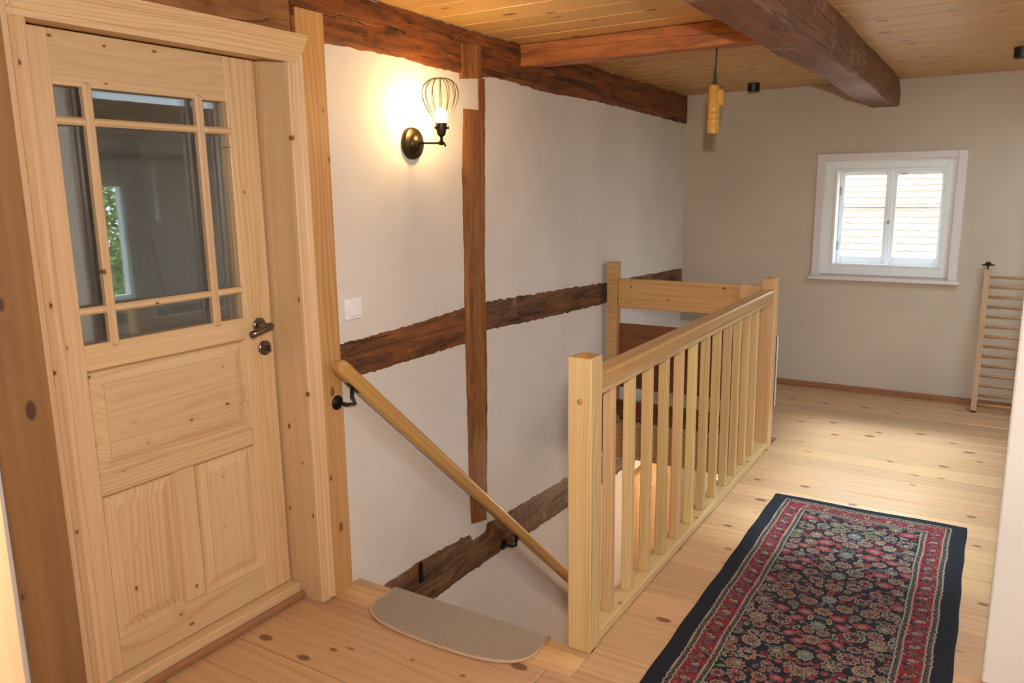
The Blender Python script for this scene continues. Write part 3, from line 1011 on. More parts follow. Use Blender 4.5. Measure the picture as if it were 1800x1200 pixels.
u = rng.normal(0, 1, (NLV, 3)); u /= np.linalg.norm(u, axis=1)[:, None]
w = np.cross(u, rng.normal(0, 1, (NLV, 3))); w /= np.linalg.norm(w, axis=1)[:, None]
sz = rng.uniform(.05, .09, (NLV, 1))
vs[:, 0], vs[:, 1], vs[:, 2], vs[:, 3] = cen - u * sz, cen + w * sz * .5, cen + u * sz, cen - w * sz * .5
o = mk('foliage', vs.reshape(-1, 3), [tuple(range(4 * i, 4 * i + 4)) for i in range(NLV)], M['leafg'], tr)
o['kind'] = 'stuff'

# ------------------------------------------------------------------ stairwell: lower storey
tag(box('floor_lower', -2.3, 2.2, 1.0, 6.3, -2.62, -2.52, M['floor']), 'floor of the storey below', None, None, 'structure')
tag(boxes('wall_lower', [(-2.2, 2.2, .9, 1.0, -2.6, -.24), (0.9, 1.0, 1.0, 6.3, -2.6, -.24)], M['wall_l']), 'walls of the storey below', None, None, 'structure')
tag(box('trim_1', -2.14, -1.135, 4.665, 4.75, -0.235, -0.0005, M['board_x'], bevel=.003), 'pine fascia beam at the far edge of the stairwell', None, None, 'structure')
tag(box('trim_2', -1.128, -1.118, 2.19, 4.66, -0.26, -0.026, M['bal_yl'], bevel=.002), 'pine fascia under the balustrade', None, None, 'structure')
d2 = empty('door_2', (-2.15, 5.65, -2.52), 'glossy orange pine door on the storey below', None, None, 'structure')
xw = float(W(5.6, 0).x)
box('leaf', xw + .002, xw + .035, 5.26, 6.02, -2.51, -.66, M['bal_z'], d2, .004)
for a in ((5.34, 5.60), (5.68, 5.94)):
    box('panel', xw + .036, xw + .046, a[0], a[1], -1.5, -.78, M['post_new'], d2, .009)
    box('panel', xw + .036, xw + .046, a[0], a[1], -2.4, -1.62, M['post_new'], d2, .009)
box('casing_side', xw + .004, xw + .055, 5.16, 5.26, -2.515, -.56, M['post_new'], d2, .008)
box('casing_side', xw + .004, xw + .055, 6.02, 6.12, -2.515, -.56, M['post_new'], d2, .008)
box('casing_head', xw + .004, xw + .06, 5.16, 6.12, -.66, -.555, M['post_new'], d2, .008)
w6 = empty('window_6', (-1.69, FY + .2, LWB), 'bright window of the storey below glimpsed between the balusters', None, None, 'structure')
boxes('frame', [(LW0, LW0 + .05, FY + .15, FY + .21, LWB, LWT), (LW1 - .05, LW1, FY + .15, FY + .21, LWB, LWT), (LW0 + .05, LW1 - .05, FY + .15, FY + .21, LWT - .05, LWT), (LW0 + .05, LW1 - .05, FY + .15, FY + .21, LWB, LWB + .05)], M['white'], w6)
box('pane', LW0 + .05, LW1 - .05, FY + .178, FY + .182, LWB + .05, LWT - .05, M['glass'], w6)
ll = empty('ceiling_lamp', (-1.35, 5.45, -.30), 'small round lamp under the lower ceiling', 'lamp')
lathe('base', (-1.35, 5.45, -.242), (0, 0, -1), [(0, .09), (.02, .09), (.025, .06), (.04, .05)], M['white'], ll, 20)
lathe('bulb', (-1.35, 5.45, -.285), (0, 0, -1), [(0, .02), (.02, .05), (.06, .065), (.1, .05), (.115, 0)], emit('lower_lamp_glow', (1.0, .78, .5), 25.0), ll, 20)
point_light('lower_lamp_light', (-1.35, 5.45, -.52), 26.0, (1.0, .78, .52), .07)

# staircase
st = empty('staircase', (-1.6, 2.2, -2.52), 'closed pine staircase going down beside the white wall', 'staircase')
lw = .0368
for i, (a, b) in enumerate(((2.0345, 2.0700), (2.0708, 2.1075), (2.1083, 2.1450), (2.1458, 2.1885))):
    box('nosing_strip', -2.092, -1.047, a, b, -.036, .0005 + 0.0002 * i, M['nosing'], fl, .0015)
nst = 13
for i in range(1, nst):
    y = 2.185 + .205 * (i - 1)
    z = -.194 * i
    box('tread', -2.05, -1.15, y + .014, y + .245, z - .036, z, M['nosing'], st, .004)
    box('riser', -2.05, -1.15, y + .014, y + .028, z + .0005, z + .157, M['board_x'], st)
for x0, x1 in ((-2.088, -2.0505), (-1.1495, -1.135)):
    vs = [(x, y, z) for x in (x0, x1) for (y, z) in ((2.20, -.17), (2.42, -.37), (4.85, -2.44), (4.85, -2.515), (4.45, -2.515), (2.20, -.50))]
    fs = [(0, 1, 2, 3, 4, 5), (11, 10, 9, 8, 7, 6)] + [(i, i + 6, (i + 1) % 6 + 6, (i + 1) % 6) for i in range(6)]
    mk('stringer', vs, fs, M['board_x'], st)

# ------------------------------------------------------------------ balustrade
B = empty('balustrade', (-1.087, 3.4, 0.0), 'pale pine stair balustrade with square balusters and newel posts', 'balustrade')


def newel(x0, x1, y0, y1, z1, c=.012):
    bm = bmesh.new()
    add_box(bm, x0, x1, y0, y1, 0.0008, z1, bevel=.004)
    o = mkbm('newel_post', bm, M['bal_z'], B)
    vs = [(x0 + .004, y0 + .004, z1), (x1 - .004, y0 + .004, z1), (x1 - .004, y1 - .004, z1), (x0 + .004, y1 - .004, z1), ((x0 + x1) / 2, (y0 + y1) / 2, z1 + c)]
    mk('cap', vs, [(0, 1, 4), (1, 2, 4), (2, 3, 4), (3, 0, 4), (3, 2, 1, 0)], M['bal_y'], o)
    return o


n1 = newel(-1.130, -1.045, 2.176, 2.261, 1.022)
lathe('peg', (-1.084, 2.177, .880), (0, -1, 0), [(0, .0105), (.003, .0105), (.006, .007), (.0065, 0)], M['peg'], n1, 14)
n2 = newel(-1.128, -1.045, 4.602, 4.684, 1.022)
# handrail with rounded section
def round_rect(x0, x1, z0, z1, r, n=5):
    pts = []
    for cx, cz, a0 in ((x1 - r, z0 + r, -90), (x1 - r, z1 - r, 0), (x0 + r, z1 - r, 90), (x0 + r, z0 + r, 180)):
        for k in range(n):
            a = math.radians(a0 + 90 * k / (n - 1))
            pts.append((cx + r * math.cos(a), cz + r * math.sin(a)))
    return pts


hr = prism('handrail', round_rect(-1.121, -1.048, .905, .962, .012), 'y', 2.2605, 4.6025, M['bal_y'], B, True)
autosmooth(hr, 40)
box('upper_rail', -1.108, -1.062, 2.2605, 4.6025, .880, .906, M['bal_yl'], B, .002)
br = box('bottom_rail', -1.132, -1.050, 2.2605, 4.6025, .0008, .040, M['bal_yl'], B, .004)
for y in (2.47, 3.35, 4.23):
    lathe('screw', (-1.062, y, .0395), (0, 0, 1), [(0, .009), (.003, .009), (.005, .005), (.0055, 0)], M['brass'], br, 12)
bal0 = None
for i in range(12):
    y = 2.388 + .176 * i
    c = (-1.086, y + .02, .460)
    if bal0 is None:
        bal0 = box('baluster', -1.105, -1.067, y + .004, y + .036, .0395, .8805, M['bal_z'], B, .003)
        WL[bal0.name] = Vector(c)
    else:
        dup(bal0, B, c)

# guard boards at the far edge of the stairwell
G = empty('guard_rail', (-1.6, 4.70, 0.0), 'horizontal board guard at the far end of the stairwell', 'guard rail')
box('post', -2.128, -2.058, 4.655, 4.725, .0008, 1.078, M['board_x'], G, .004)
box('board', -2.057, -1.13, 4.676, 4.704, .782, .972, M['board_x'], G, .004)
box('bracket_block', -1.262, -1.13, 4.648, 4.675, .80, .978, M['bal_z'], G, .003)
tag(box('board', -2.057, -1.046, 4.706, 4.726, .245, .674, M['board_brown'], G, .003), 'dark red-brown stained board')
tag(box('board', -2.057, -1.13, 4.676, 4.704, .058, .160, M['board_brown'], G, .003), 'dark red-brown stained board')
box('board_edge', -1.0455, -1.0415, 4.706, 4.726, .245, .674, M['wcase'], G)

# ------------------------------------------------------------------ wall handrail
H = empty('wall_handrail', (-2.03, 2.1, 0.85), 'oiled wooden handrail sloping down the stair wall on black brackets', 'handrail')
p0, p1 = W(2.085, .912, .068), W(4.75, -1.49, .068)
dv = (p1 - p0).normalized()
L = (p1 - p0).length
prof = [(q[0], q[1]) for q in round_rect(-.022, .022, -.029, .029, .013, 5)]
sd = Vector((0, 0, 1)).cross(dv).normalized()
up = dv.cross(sd)
vs, fs = [], []
sect = [(-.020, .35), (-.016, .62), (-.008, .86), (0.004, .97), (.018, 1.0), (L, 1.0)]
for s_, k in sect:
    for q in prof:
        vs.append(tuple(p0 + dv * s_ + sd * q[0] * (0.5 + .5 * k) + up * q[1] * k))
n_ = len(prof)
for i in range(len(sect) - 1):
    for j in range(n_):
        fs.append((i * n_ + j, i * n_ + (j + 1) % n_, (i + 1) * n_ + (j + 1) % n_, (i + 1) * n_ + j))
fs += [tuple(range(n_))[::-1], tuple(range(len(vs) - n_, len(vs)))]
# keep the grain along the rail: build in a local frame
rot = Matrix((dv, sd, up)).transposed()
loc = p0 + dv * (L / 2)
lv = [rot.inverted() @ (Vector(v) - loc) for v in vs]
me = bpy.data.meshes.new('rail')
me.from_pydata([tuple(v) for v in lv], [], fs)
me.materials.append(M['handrail'])
me.polygons.foreach_set('use_smooth', [True] * len(me.polygons))
ro = bpy.data.objects.new('rail', me)
link(ro, H, loc)
ro.rotation_euler = rot.to_euler()
autosmooth(ro, 40)


def bracket(y, z, base_d):
    q = W(y, z, base_d)
    e = bpy.data.objects.new('bracket', None)
    bm = bmesh.new()
    add_lathe(bm, q, (1, 0, 0), [(0, .028), (.004, .028), (.010, .022), (.014, .010), (.018, .009)], 18)
    # top of the arm sits under the rail at the same station
    s_ = (y + .06 - p0.y) / dv.y
    t_ = p0 + dv * s_ - up * .030
    add_tube(bm, [q + Vector((.012, 0, 0)), q + Vector((.040, .012, -.006)), q + Vector((.060, .035, -.004)), (t_.x, t_.y - .004, t_.z - .035), t_ - up * .004], .0075, 10)
    b2 = bmesh.new()
    add_box(b2, -.035, .035, -.010, .010, -.002, .003)
    for v in b2.verts: v.co = t_ + dv * v.co.x + sd * v.co.y + up * v.co.z
    me_ = bpy.data.meshes.new('t')
    b2.to_mesh(me_); b2.free()
    bm.from_mesh(me_)
    bpy.data.meshes.remove(me_)
    return mkbm('bracket', bm, M['iron'], H, True)


autosmooth(bracket(2.105, .764, .022))
autosmooth(bracket(3.335, -.335, .008))

# ------------------------------------------------------------------ wall lamp
base = W(2.656, 1.743, 0.0)
S = empty('wall_lamp', base, 'dark bronze wall lamp with open wire cage and lit bulb', 'wall lamp')
lathe('back_plate', base, (1, 0, 0), [(0, .066), (.012, .066), (.020, .062), (.024, .052), (.026, .040), (.034, .037), (.042, .026), (.046, .012), (.055, .008)], M['bronze'], S, 36)
jx = base + Vector((.150, .012, -.004))
tube('arm', [base + Vector((.05, .0, 0)), jx], .0045, M['bronze'], S, 10)
bm = bmesh.new()
add_lathe(bm, jx + Vector((-.002, -.016, 0)), (0, 1, 0), [(0, .006), (.008, .009), (.024, .009), (.032, .006)], 14)
add_tube(bm, [jx + Vector((0, .018, 0)), jx + Vector((0, .026, -.012))], .004, 8)
add_tube(bm, [jx, jx + Vector((0, 0, .03))], .0065, 10)
autosmooth(mkbm('swivel_joint', bm, M['bronze'], S, True))
bm = bmesh.new()
add_lathe(bm, jx + Vector((0, 0, .026)), (0, 0, 1), [(0, .008), (.006, .016), (.020, .019), (.030, .022), (.050, .023), (.052, .019)], 20)
for k in range(3):
    a = k * 2.094 + .3
    dd = Vector((math.cos(a), math.sin(a), 0))
    add_lathe(bm, jx + Vector((0, 0, .060)) + dd * .02, dd, [(0, .004), (.006, .004), (.007, .006), (.012, .006)], 8)
autosmooth(mkbm('socket', bm, M['bronze'], S, True))
zb0, zt0 = .078, .252
cage = [(.021, 0.0), (.033, .020), (.050, .047), (.065, .075), (.0745, .103), (.0745, .128), (.066, .150), (.048, .167), (.030, .174), (.016, .1755)]
for k in range(14):
    a = 2 * math.pi * k / 14
    tube('cage_wire', [jx + Vector((math.cos(a) * r, math.sin(a) * r, zb0 + h)) for r, h in cage], .0016, M['wire'], S, 6)
for r, h in ((.016, .1755), (.021, 0.0)):
    tube('cage_ring', [jx + Vector((math.cos(a) * r, math.sin(a) * r, zb0 + h)) for a in np.linspace(0, 2 * math.pi, 24, endpoint=False)], .0018, M['wire'], S, 6, closed=True)
bz = .072
lathe('bulb', jx + Vector((0, 0, bz)), (0, 0, 1), [(0, .011), (.012, .012), (.022, .017), (.036, .022), (.050, .0225), (.060, .017), (.066, .008), (.068, 0)], M['bulb'], S, 20)

# ------------------------------------------------------------------ light switch
q = W(2.24, 1.105, 0.0)
LS = empty('light_switch', q, 'square white light switch on the stair wall', 'light switch')
box('frame', q.x, q.x + .014, 2.197, 2.283, 1.064, 1.146, M['plastic'], LS, .003)
box('rocker', q.x + .014, q.x + .021, 2.211, 2.269, 1.077, 1.133, M['plastic'], LS, .003)

# ------------------------------------------------------------------ ceiling spots
def spot(x, y, lab):
    e = empty('ceiling_spotlight', (x, y, CZ), lab, 'spotlight', 'surface spotlights under the board ceiling')
    lathe('housing', (x, y, CZ - .0005), (0, 0, -1), [(0, .042), (.052, .042), (.053, .038), (.046, .037)], M['black'], e, 28)
    lathe('lens', (x, y, CZ - .040), (0, 0, -1), [(0, .037), (.006, .037), (.0065, 0)], M['grey'], e, 24)


spot(-1.555, 5.87, 'small black cylinder spotlight left of the thick ceiling beam')
spot(0.045, 5.25, 'small black cylinder spotlight at the right edge of the ceiling')

# ------------------------------------------------------------------ hanging yellow control handle
px, py = -1.135, 3.625
PN = empty('hanging_handle', (px, py, 2.16), 'old yellow handle hanging on a cable from the orange cross beam', 'handle')
tube('cable', [(px + .004, py, 2.162), (px + .003, py, 2.10), (px, py, 2.05)], .0035, M['rubber'], PN, 8)
lathe('strain_relief', (px, py, 2.070), (0, 0, -1), [(0, .005), (.03, .007), (.065, .010), (.072, .010)], M['rubber'], PN, 12)
lathe('body', (px, py, 2.0), (0, 0, -1), [(0, .010), (.003, .020), (.012, .0255), (.09, .0265), (.10, .0285), (.108, .0265), (.125, .0265), (.128, .0285), (.134, .0265), (.150, .0265), (.153, .0285), (.158, .0265), (.175, .0265), (.178, .0285), (.183, .0265), (.200, .026), (.214, .024), (.216, 0)], M['yellow'], PN, 24)
box('switch_housing', px + .012, px + .045, py - .016, py + .016, 1.905, 1.978, M['yellow'], PN, .006)
lathe('screw', (px + .004, py - .026, 1.905), (0, -1, 0), [(0, .003), (.002, .003), (.0025, 0)], M['rubber'], PN, 8)

# ------------------------------------------------------------------ wooden ladder leaning on the end wall
LD = empty('wooden_ladder', (0.2, 6.15, 0.0), 'slim wooden ladder leaning against the end wall at right', 'ladder')
LA, LB = Vector((0, 6.085, 0.012)), Vector((0, 6.245, 0.965))


def stile(x):
    bm = bmesh.new()
    w_, t_ = .017, .024
    d_ = (LB - LA).normalized()
    n_ = Vector((0, d_.z, -d_.y))
    vs = []
    for s_ in (LA, LB):
        for a, b in ((-1, -1), (1, -1), (1, 1), (-1, 1)):
            vs.append(bm.verts.new(s_ + Vector((x + a * w_, 0, 0)) + n_ * (b * t_)))
    for f in ((0, 1, 2, 3), (7, 6, 5, 4), (0, 4, 5, 1), (1, 5, 6, 2), (2, 6, 7, 3), (3, 7, 4, 0)):
        bm.faces.new([vs[i] for i in f])
    return mkbm('side_rail', bm, M['ladder_z'], LD)


s1 = stile(-0.018)
s2 = stile(0.46)
for sx in (-0.018, .46):
    box('foot', sx - .012, sx + .012, 6.07, 6.10, 0.0008, .0115, M['rubber'], LD)
for s_, z in ((s1, .40), (s1, .46), (s1, .52), (s1, .58)):
    yy = LA.y + (LB.y - LA.y) * (z / .965)
    lathe('bolt', (-.018, yy - .026, z), (0, -1, .0), [(0, .006), (.004, .005), (.005, 0)], M['brass'] if z < .42 else M['peg'], s_, 10)
for k in range(14):
    f = .045 + .905 * k / 13
    c = LA.lerp(LB, f)
    tube('rung', [(-.002, c.y, c.z), (.444, c.y, c.z)], .0095, M['ladder_x'], LD, 10)
bm = bmesh.new()
add_tube(bm, [(-.018, 6.243, .96), (-.018, 6.246, .995)], .0045, 8)
add_lathe(bm, (-.018, 6.246, .990), (0, 0, 1), [(0, .008), (.006, .016), (.016, .019), (.026, .016), (.030, .006)], 14)
add_tube(bm, [(-.055, 6.25, .998), (.020, 6.25, .998)], .0055, 8)
autosmooth(mkbm('top_hook', bm, M['bronze'], LD, True))

# ------------------------------------------------------------------ open door edge near the viewer
edge = [(-0.800, 0.355), (-0.765, 0.372)]
E1 = Vector((-.803, .335, 0))
bm = bmesh.new()
add_box(bm, -.82, 0.0, -.022, .022, .008, 2.02, bevel=.003)
for v in bm.verts:
    a = math.radians(20)
    x, y = v.co.x, v.co.y
    lean = (1.0 - v.co.z) * .018
    v.co = Vector((E1.x + x * math.cos(a) - y * math.sin(a) - lean, E1.y + x * math.sin(a) + y * math.cos(a), v.co.z))
tag(mkbm('open_door_leaf', bm, M['spruce_z']), 'bright pine door edge at the far left of the picture', 'door')

# ------------------------------------------------------------------ stair mat
mt = empty('stair_mat', (-1.55, 2.1, 0.0), 'beige semicircular carpet mat at the top of the stairs', 'mat')
npt = 40
out = [(-1.905, 2.19), (-1.905, 2.12)]
for k in range(npt + 1):
    a = math.pi + math.pi * k / npt
    ca, sa = math.cos(a), math.sin(a)
    out.append((-1.556 + .352 * math.copysign(abs(ca) ** .75, ca), 2.10 - .150 * abs(sa) ** .72))
out += [(-1.207, 2.12), (-1.207, 2.19)]


def slab(name, pts, z0, z1, mat, parent):
    n = len(pts)
    bm = bmesh.new()
    a = [bm.verts.new((x, y, z0)) for x, y in pts]
    b = [bm.verts.new((x, y, z1)) for x, y in pts]
    bm.faces.new(b)
    bm.faces.new(a[::-1])
    for i in range(n): bm.faces.new((a[i], a[(i + 1) % n], b[(i + 1) % n], b[i]))
    return mkbm(name, bm, mat, parent)


def carpet(name, col, col2, scale):
    t = NT(name)
    v, _ = objcoord(t, False)
    n1 = t.noise(v, scale, 3.0, .7)
    n2 = t.noise(v, 30.0, 2.0)
    c = t.mix(t.smooth(n1, .35, .65), col, col2)
    t.bsdf(c, .95, bump=n1, bstr=.8, bdist=.004)
    return t.m


M['mat'] = carpet('beige_loop_carpet', (.33, .255, .185), (.52, .43, .335), 330.0)
M['binding'] = carpet('mat_binding', (.55, .37, .23), (.64, .45, .29), 200.0)
slab('carpet', out, .0012, .0085, M['mat'], mt)
box('overhang', -1.905, -1.207, 2.1902, 2.197, -.05, .0085, M['mat'], mt, .002)
tube('binding', [(x, y, .006) for x, y in out], .0058, M['binding'], mt, 8)

# ------------------------------------------------------------------ persian runner
def srgb(*c):
    return np.array([((v / 255) / 12.92 if v / 255 <= .04045 else ((v / 255 + .055) / 1.055) ** 2.4) for v in c])


NAVY, RED, DRED, BEI, BLU, ORA, GRN, PNK = srgb(15, 16, 29), srgb(136, 22, 34), srgb(84, 18, 30), srgb(150, 142, 120), srgb(92, 104, 118), srgb(158, 70, 48), srgb(104, 112, 74), srgb(160, 78, 80)
RWc, RLc = 85.5, 250.0                 # centimetres
res = 0.27
NU, NV = int(RWc / res), int(RLc / res)
uu, vv = np.meshgrid((np.arange(NU) + .5) * res, (np.arange(NV) + .5) * res, indexing='ij')
img = np.zeros((NU, NV, 3)) + NAVY
# wobble makes woven edges less ruler straight
e_raw = np.minimum(np.minimum(uu, RWc - uu), np.minimum(vv + 1.2, RLc + 1.2 - vv))
s_al = np.where(np.minimum(uu, RWc - uu) < np.minimum(vv, RLc - vv), vv, uu)
e = e_raw + .18 * np.sin(s_al * 1.9) * (np.sin(s_al * .37) > -.2)


def band(a, b): return (e >= a) & (e < b)


def paint(mask, col): img[mask] = col


field = e >= 18.0
# border ground
paint(band(8.9, 15.2), RED)
for (a, b) in ((6.3, 6.9), (8.3, 8.9), (15.2, 15.8), (17.2, 17.8)):
    paint(band(a, b), BEI)
for (a, b) in ((6.9, 8.3), (15.8, 17.2)):
    m_ = band(a, b)
    tri = (np.abs(((s_al / 1.35) % 1.0) - .5) * 2) * (b - a) + a
    img[m_ & (e < tri)] = DRED
    img[m_ & (e >= tri)] = NAVY
    img[m_ & (((s_al / 1.35) % 1.0) < .16)] = BEI * .8


def ell(cu, cv, ru, rv, ang=0.0):
    u0, u1 = max(0, int((cu - max(ru, rv) * 1.5) / res)), min(NU, int((cu + max(ru, rv) * 1.5) / res) + 2)
    v0, v1 = max(0, int((cv - max(ru, rv) * 1.5) / res)), min(NV, int((cv + max(ru, rv) * 1.5) / res) + 2)
    if u0 >= u1 or v0 >= v1: return None
    du, dvv = uu[u0:u1, v0:v1] - cu, vv[u0:u1, v0:v1] - cv
    ca, sa = math.cos(ang), math.sin(ang)
    x, y = du * ca + dvv * sa, -du * sa + dvv * ca
    return (slice(u0, u1), slice(v0, v1)), np.sqrt((x / ru) ** 2 + (y / rv) ** 2), np.arctan2(y / rv, x / ru)


def draw(cu, cv, ru, rv, ang, fn, zone):
    q = ell(cu, cv, ru, rv, ang)
    if q is None: return
    sl_, r, th = q
    sub = img[sl_]
    zn = zone[sl_]
    for mask, col in fn(r, th):
        sub[mask & zn] = col
    img[sl_] = sub


def rosette(c1, c2, c3, pet):
    def fn(r, th):
        edge = 1.0 - .16 * np.abs(np.sin(th * pet / 2))
        yield r < edge * 1.14, NAVY * .7
        yield r < edge, c1
        yield r < edge * .84, c2
        yield (r < edge * .84) & (np.sin(th * pet) > .62), c1 * .9
        yield (r < edge * .70) & (np.sin(th * pet) < -.8), NAVY
        yield r < .50, c1 * .85
        yield r < .40, c3
        yield (r < .40) & (np.sin(th * 5) > .4), NAVY
        yield r < .18, c2
    return fn


def palmette(c1, c2, c3):
    def fn(r, th):
        edge = 1.0 - .22 * np.abs(np.sin(th * 4.5)) + .12 * np.sin(th)
        yield r < edge * 1.12, NAVY * .7
        yield r < edge, c2
        yield (r < edge) & (r > edge * .86), c1
        yield (r < edge * .8) & (np.sin(th * 9) > .35), c1
        yield r < .45, c3
        yield (r < .36) & (np.sin(th) < 0), c1
    return fn


def leaf(c1, c2):
    def fn(r, th):
        yield r < 1.18, NAVY * .8
        yield r < 1.0, c1
        yield r < .52, c2
        yield (r < .9) & (np.abs(np.sin(th)) < .12), c1 * .65
    return fn


# border: leaves and small rosettes alternating
allz = np.ones_like(uu, bool)
bz_ = band(8.9, 15.2)
for side in range(2):
    cu = 12.0 if side == 0 else RWc - 12.0
    v0 = 16.0
    k = 0
    while v0 < RLc:
        sgn = 1 if side == 0 else -1
        if k % 2 == 0:
            draw(cu, v0, 1.9, 1.0, .35 * sgn, leaf(BEI, BEI * .75), bz_)
            draw(cu + 1.2 * sgn, v0 + 1.6, 1.0, .6, -.5, leaf(BLU, DRED), bz_)
            draw(cu - 1.5 * sgn, v0 - 1.5, .9, .5, .6, leaf(ORA, DRED), bz_)
        else:
            draw(cu, v0, 2.3, 1.9, 0, rosette(PNK * .8, DRED, BLU, 8), bz_)
            draw(cu + 2.1 * sgn, v0 - 1.6, .9, .5, .9, leaf(NAVY, NAVY), bz_)
            draw(cu - 2.2 * sgn, v0 + 1.7, .9, .5, .9, leaf(BEI * .8, NAVY), bz_)
        v0 += 4.6
        k += 1
for k, cu in enumerate(np.arange(17.0, RWc - 14, 4.6)):
    if k % 2 == 0:
        draw(cu, 10.8, 1.0, 1.9, .35, leaf(BEI, BEI * .75), bz_)
        draw(cu + 1.6, 12.2, .7, 1.0, -.5, leaf(BLU, DRED), bz_)
    else:
        draw(cu, 10.8, 1.9, 2.2, 0, rosette(PNK * .8, DRED, BLU, 8), bz_)
for n_try in range(1500):
    cu, cv = random.uniform(9.2, 15.0), random.uniform(9, RLc - 9)
    if random.random() < .5: cu = RWc - cu
    draw(cu, cv, random.uniform(.45, .8), .22, random.uniform(-1.5, 1.5), (lambda c_: (lambda r, th: [(r < 1, c_)]))(random.choice([DRED, NAVY, DRED * .7, PNK, BEI * .7, DRED])), bz_)
for n_try in range(260):
    draw(random.uniform(9, RWc - 9), random.uniform(8.0, 13.8), random.uniform(.45, .8), .25, random.uniform(-1.5, 1.5), (lambda c_: (lambda r, th: [(r < 1, c_)]))(random.choice([DRED, NAVY, DRED * .7, PNK, BEI * .7, DRED])), bz_)
# field: mirrored random florals on navy with red vines
fz = field & (uu > 18.0) & (uu < RWc - 18.0)
CU = RWc / 2


def both(cu, cv, *a):
    ru, rv, ang, fn = a
    draw(cu, cv, ru, rv, ang, fn, fz)
    if abs(cu - CU) > .6:
        draw(RWc - cu, cv, ru, rv, math.pi - ang if ang else 0, fn, fz)


for c0, amp, ph, lam in ((22, 3.0, 0, 31), (29, 3.6, 2.0, 27), (36, 3.2, 1.0, 33), (40, 2.0, 3.0, 22)):
    for cv in np.arange(17, RLc - 16, .22):
        cu = c0 + amp * math.sin(cv * 6.283 / lam + ph)
        both(cu, cv, .30, .30, 0, lambda r, th: [(r < 1, DRED * .8)])
placed = []


def free(cu, cv, r):
    for a, b, c in placed:
        if (a - cu) ** 2 + (b - cv) ** 2 < (r + c) ** 2 * .80: return False
    return True


R2 = random.Random(5)
pal = [BEI, BLU, PNK, ORA, RED, RED, DRED, GRN, DRED, BEI * .8]
for cv in np.arange(24, RLc - 20, 21.0):
    both(CU, cv, 3.6, 3.0, 0, rosette(BEI, RED, GRN, 10)); placed.append((CU, cv, 3.2))
    both(CU, cv + 10.5, 3.0, 3.4, 0, palmette(BEI * .9, BLU * .8, GRN)); placed.append((CU, cv + 10.5, 3.2))
for n_try in range(5000):
    big = len(placed) < 120
    r = R2.uniform(2.3, 3.9) if n_try < 1500 else (R2.uniform(1.1, 1.7) if n_try < 3000 else R2.uniform(.6, 1.0))
    cu, cv = R2.uniform(18.5, CU), R2.uniform(18, RLc - 18)
    if not free(cu, cv, r): continue
    placed.append((cu, cv, r))
    placed.append((RWc - cu, cv, r)) if abs(cu - CU) < 4 else None
    ang = R2.uniform(-.8, .8)
    if r > 1.9:
        k = R2.random()
        if k < .5: both(cu, cv, r * 1.05, r * .92, ang, rosette(BEI * R2.uniform(.8, 1), R2.choice([RED, DRED, RED, ORA]), R2.choice([BLU, GRN, DRED]), R2.choice([7, 8, 9, 10])))
        elif k < .8: both(cu, cv, r * .95, r * 1.05, ang, palmette(BEI * .95, R2.choice([RED, DRED, PNK * .8]), R2.choice([BLU, GRN, NAVY])))
        else: both(cu, cv, r * 1.1, r * .8, ang, palmette(PNK, RED, BEI * .7))
    elif r > 1.05:
        if R2.random() < .45: both(cu, cv, r, r, ang, rosette(R2.choice([PNK, BEI, BLU]), R2.choice([RED, DRED]), R2.choice([ORA, GRN]), 6))
        else: both(cu, cv, r * 1.35, r * .68, R2.uniform(-1.4, 1.4), leaf(R2.choice(pal), R2.choice([RED, BLU, DRED, GRN])))
    else:
        both(cu, cv, r * 1.4, r * .75, R2.uniform(-1.5, 1.5), leaf(R2.choice(pal), R2.choice([DRED, RED, BEI * .6])))
img *= (1.0 + rng.normal(0, .10, img.shape[:2]))[..., None]
img = np.clip(img * .80, .003, 1)

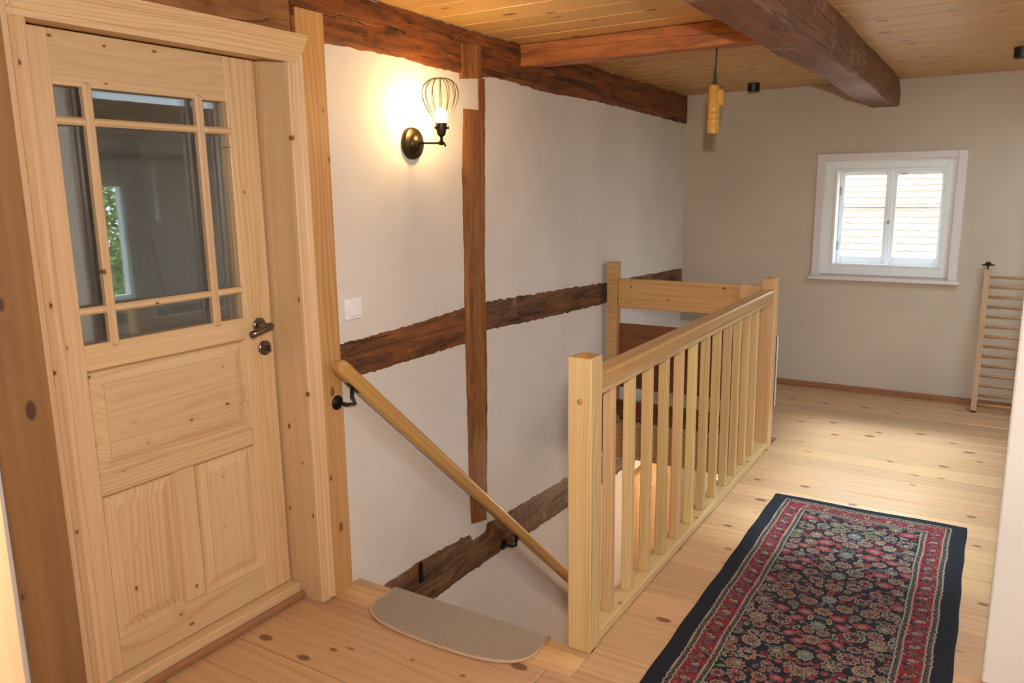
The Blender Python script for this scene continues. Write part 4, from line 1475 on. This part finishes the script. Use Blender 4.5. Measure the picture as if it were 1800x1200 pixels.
RX0, RY1 = -0.842, 3.922
pile = .0095 + rng.normal(0, .0004, (NU + 1, NV + 1))
lip = np.minimum(np.minimum(np.arange(NU + 1)[:, None], NU - np.arange(NU + 1)[:, None]), np.minimum(np.arange(NV + 1)[None, :], NV - np.arange(NV + 1)[None, :]))
pile = np.where(lip < 1, .0012, pile)
pile = np.where((lip >= 1) & (lip < 3), pile - .002, pile)
gx = RX0 + np.arange(NU + 1)[:, None] * res / 100 + 0 * np.arange(NV + 1)[None, :]
wob = .0012 * np.sin(np.arange(NV + 1) * .021 + 1.0) + .0015 * np.sin(np.arange(NV + 1) * .057)
gx = gx + wob[None, :]
gy = RY1 - np.arange(NV + 1)[None, :] * res / 100 + .004 * np.sin(np.arange(NU + 1)[:, None] * .03)
co = np.stack([gx, gy, pile], -1).reshape(-1, 3)
org = np.array([RX0 + RWc / 200, RY1 - RLc / 200, 0.0])
me = bpy.data.meshes.new('rug')
idx = np.arange((NU + 1) * (NV + 1)).reshape(NU + 1, NV + 1)
quads = np.stack([idx[:-1, :-1], idx[:-1, 1:], idx[1:, 1:], idx[1:, :-1]], -1).reshape(-1, 4)
me.vertices.add(len(co))
me.vertices.foreach_set('co', (co - org).ravel())
me.loops.add(quads.size)
me.loops.foreach_set('vertex_index', quads.ravel().astype(np.int32))
me.polygons.add(len(quads))
me.polygons.foreach_set('loop_start', np.arange(0, quads.size, 4, dtype=np.int32))
me.polygons.foreach_set('loop_total', np.full(len(quads), 4, dtype=np.int32))
me.update(calc_edges=True)
ca = me.color_attributes.new('pattern', 'FLOAT_COLOR', 'CORNER')
colr = np.ones((len(quads), 4, 4), np.float32)
colr[:, :, :3] = img.reshape(-1, 1, 3)
ca.data.foreach_set('color', colr.ravel())
t = NT('persian_wool')
at = t.n('ShaderNodeVertexColor', layer_name='pattern')
v, _ = objcoord(t, False)
nn = t.noise(v, 420.0, 2.0, .7)
t.bsdf(at.outputs[0], .95, bump=nn, bstr=.6, bdist=.002)
me.materials.append(t.m)
rug = bpy.data.objects.new('rug', me)
link(rug, None, org)
tag(rug, 'red and navy Persian runner with floral field on the plank floor', 'rug')
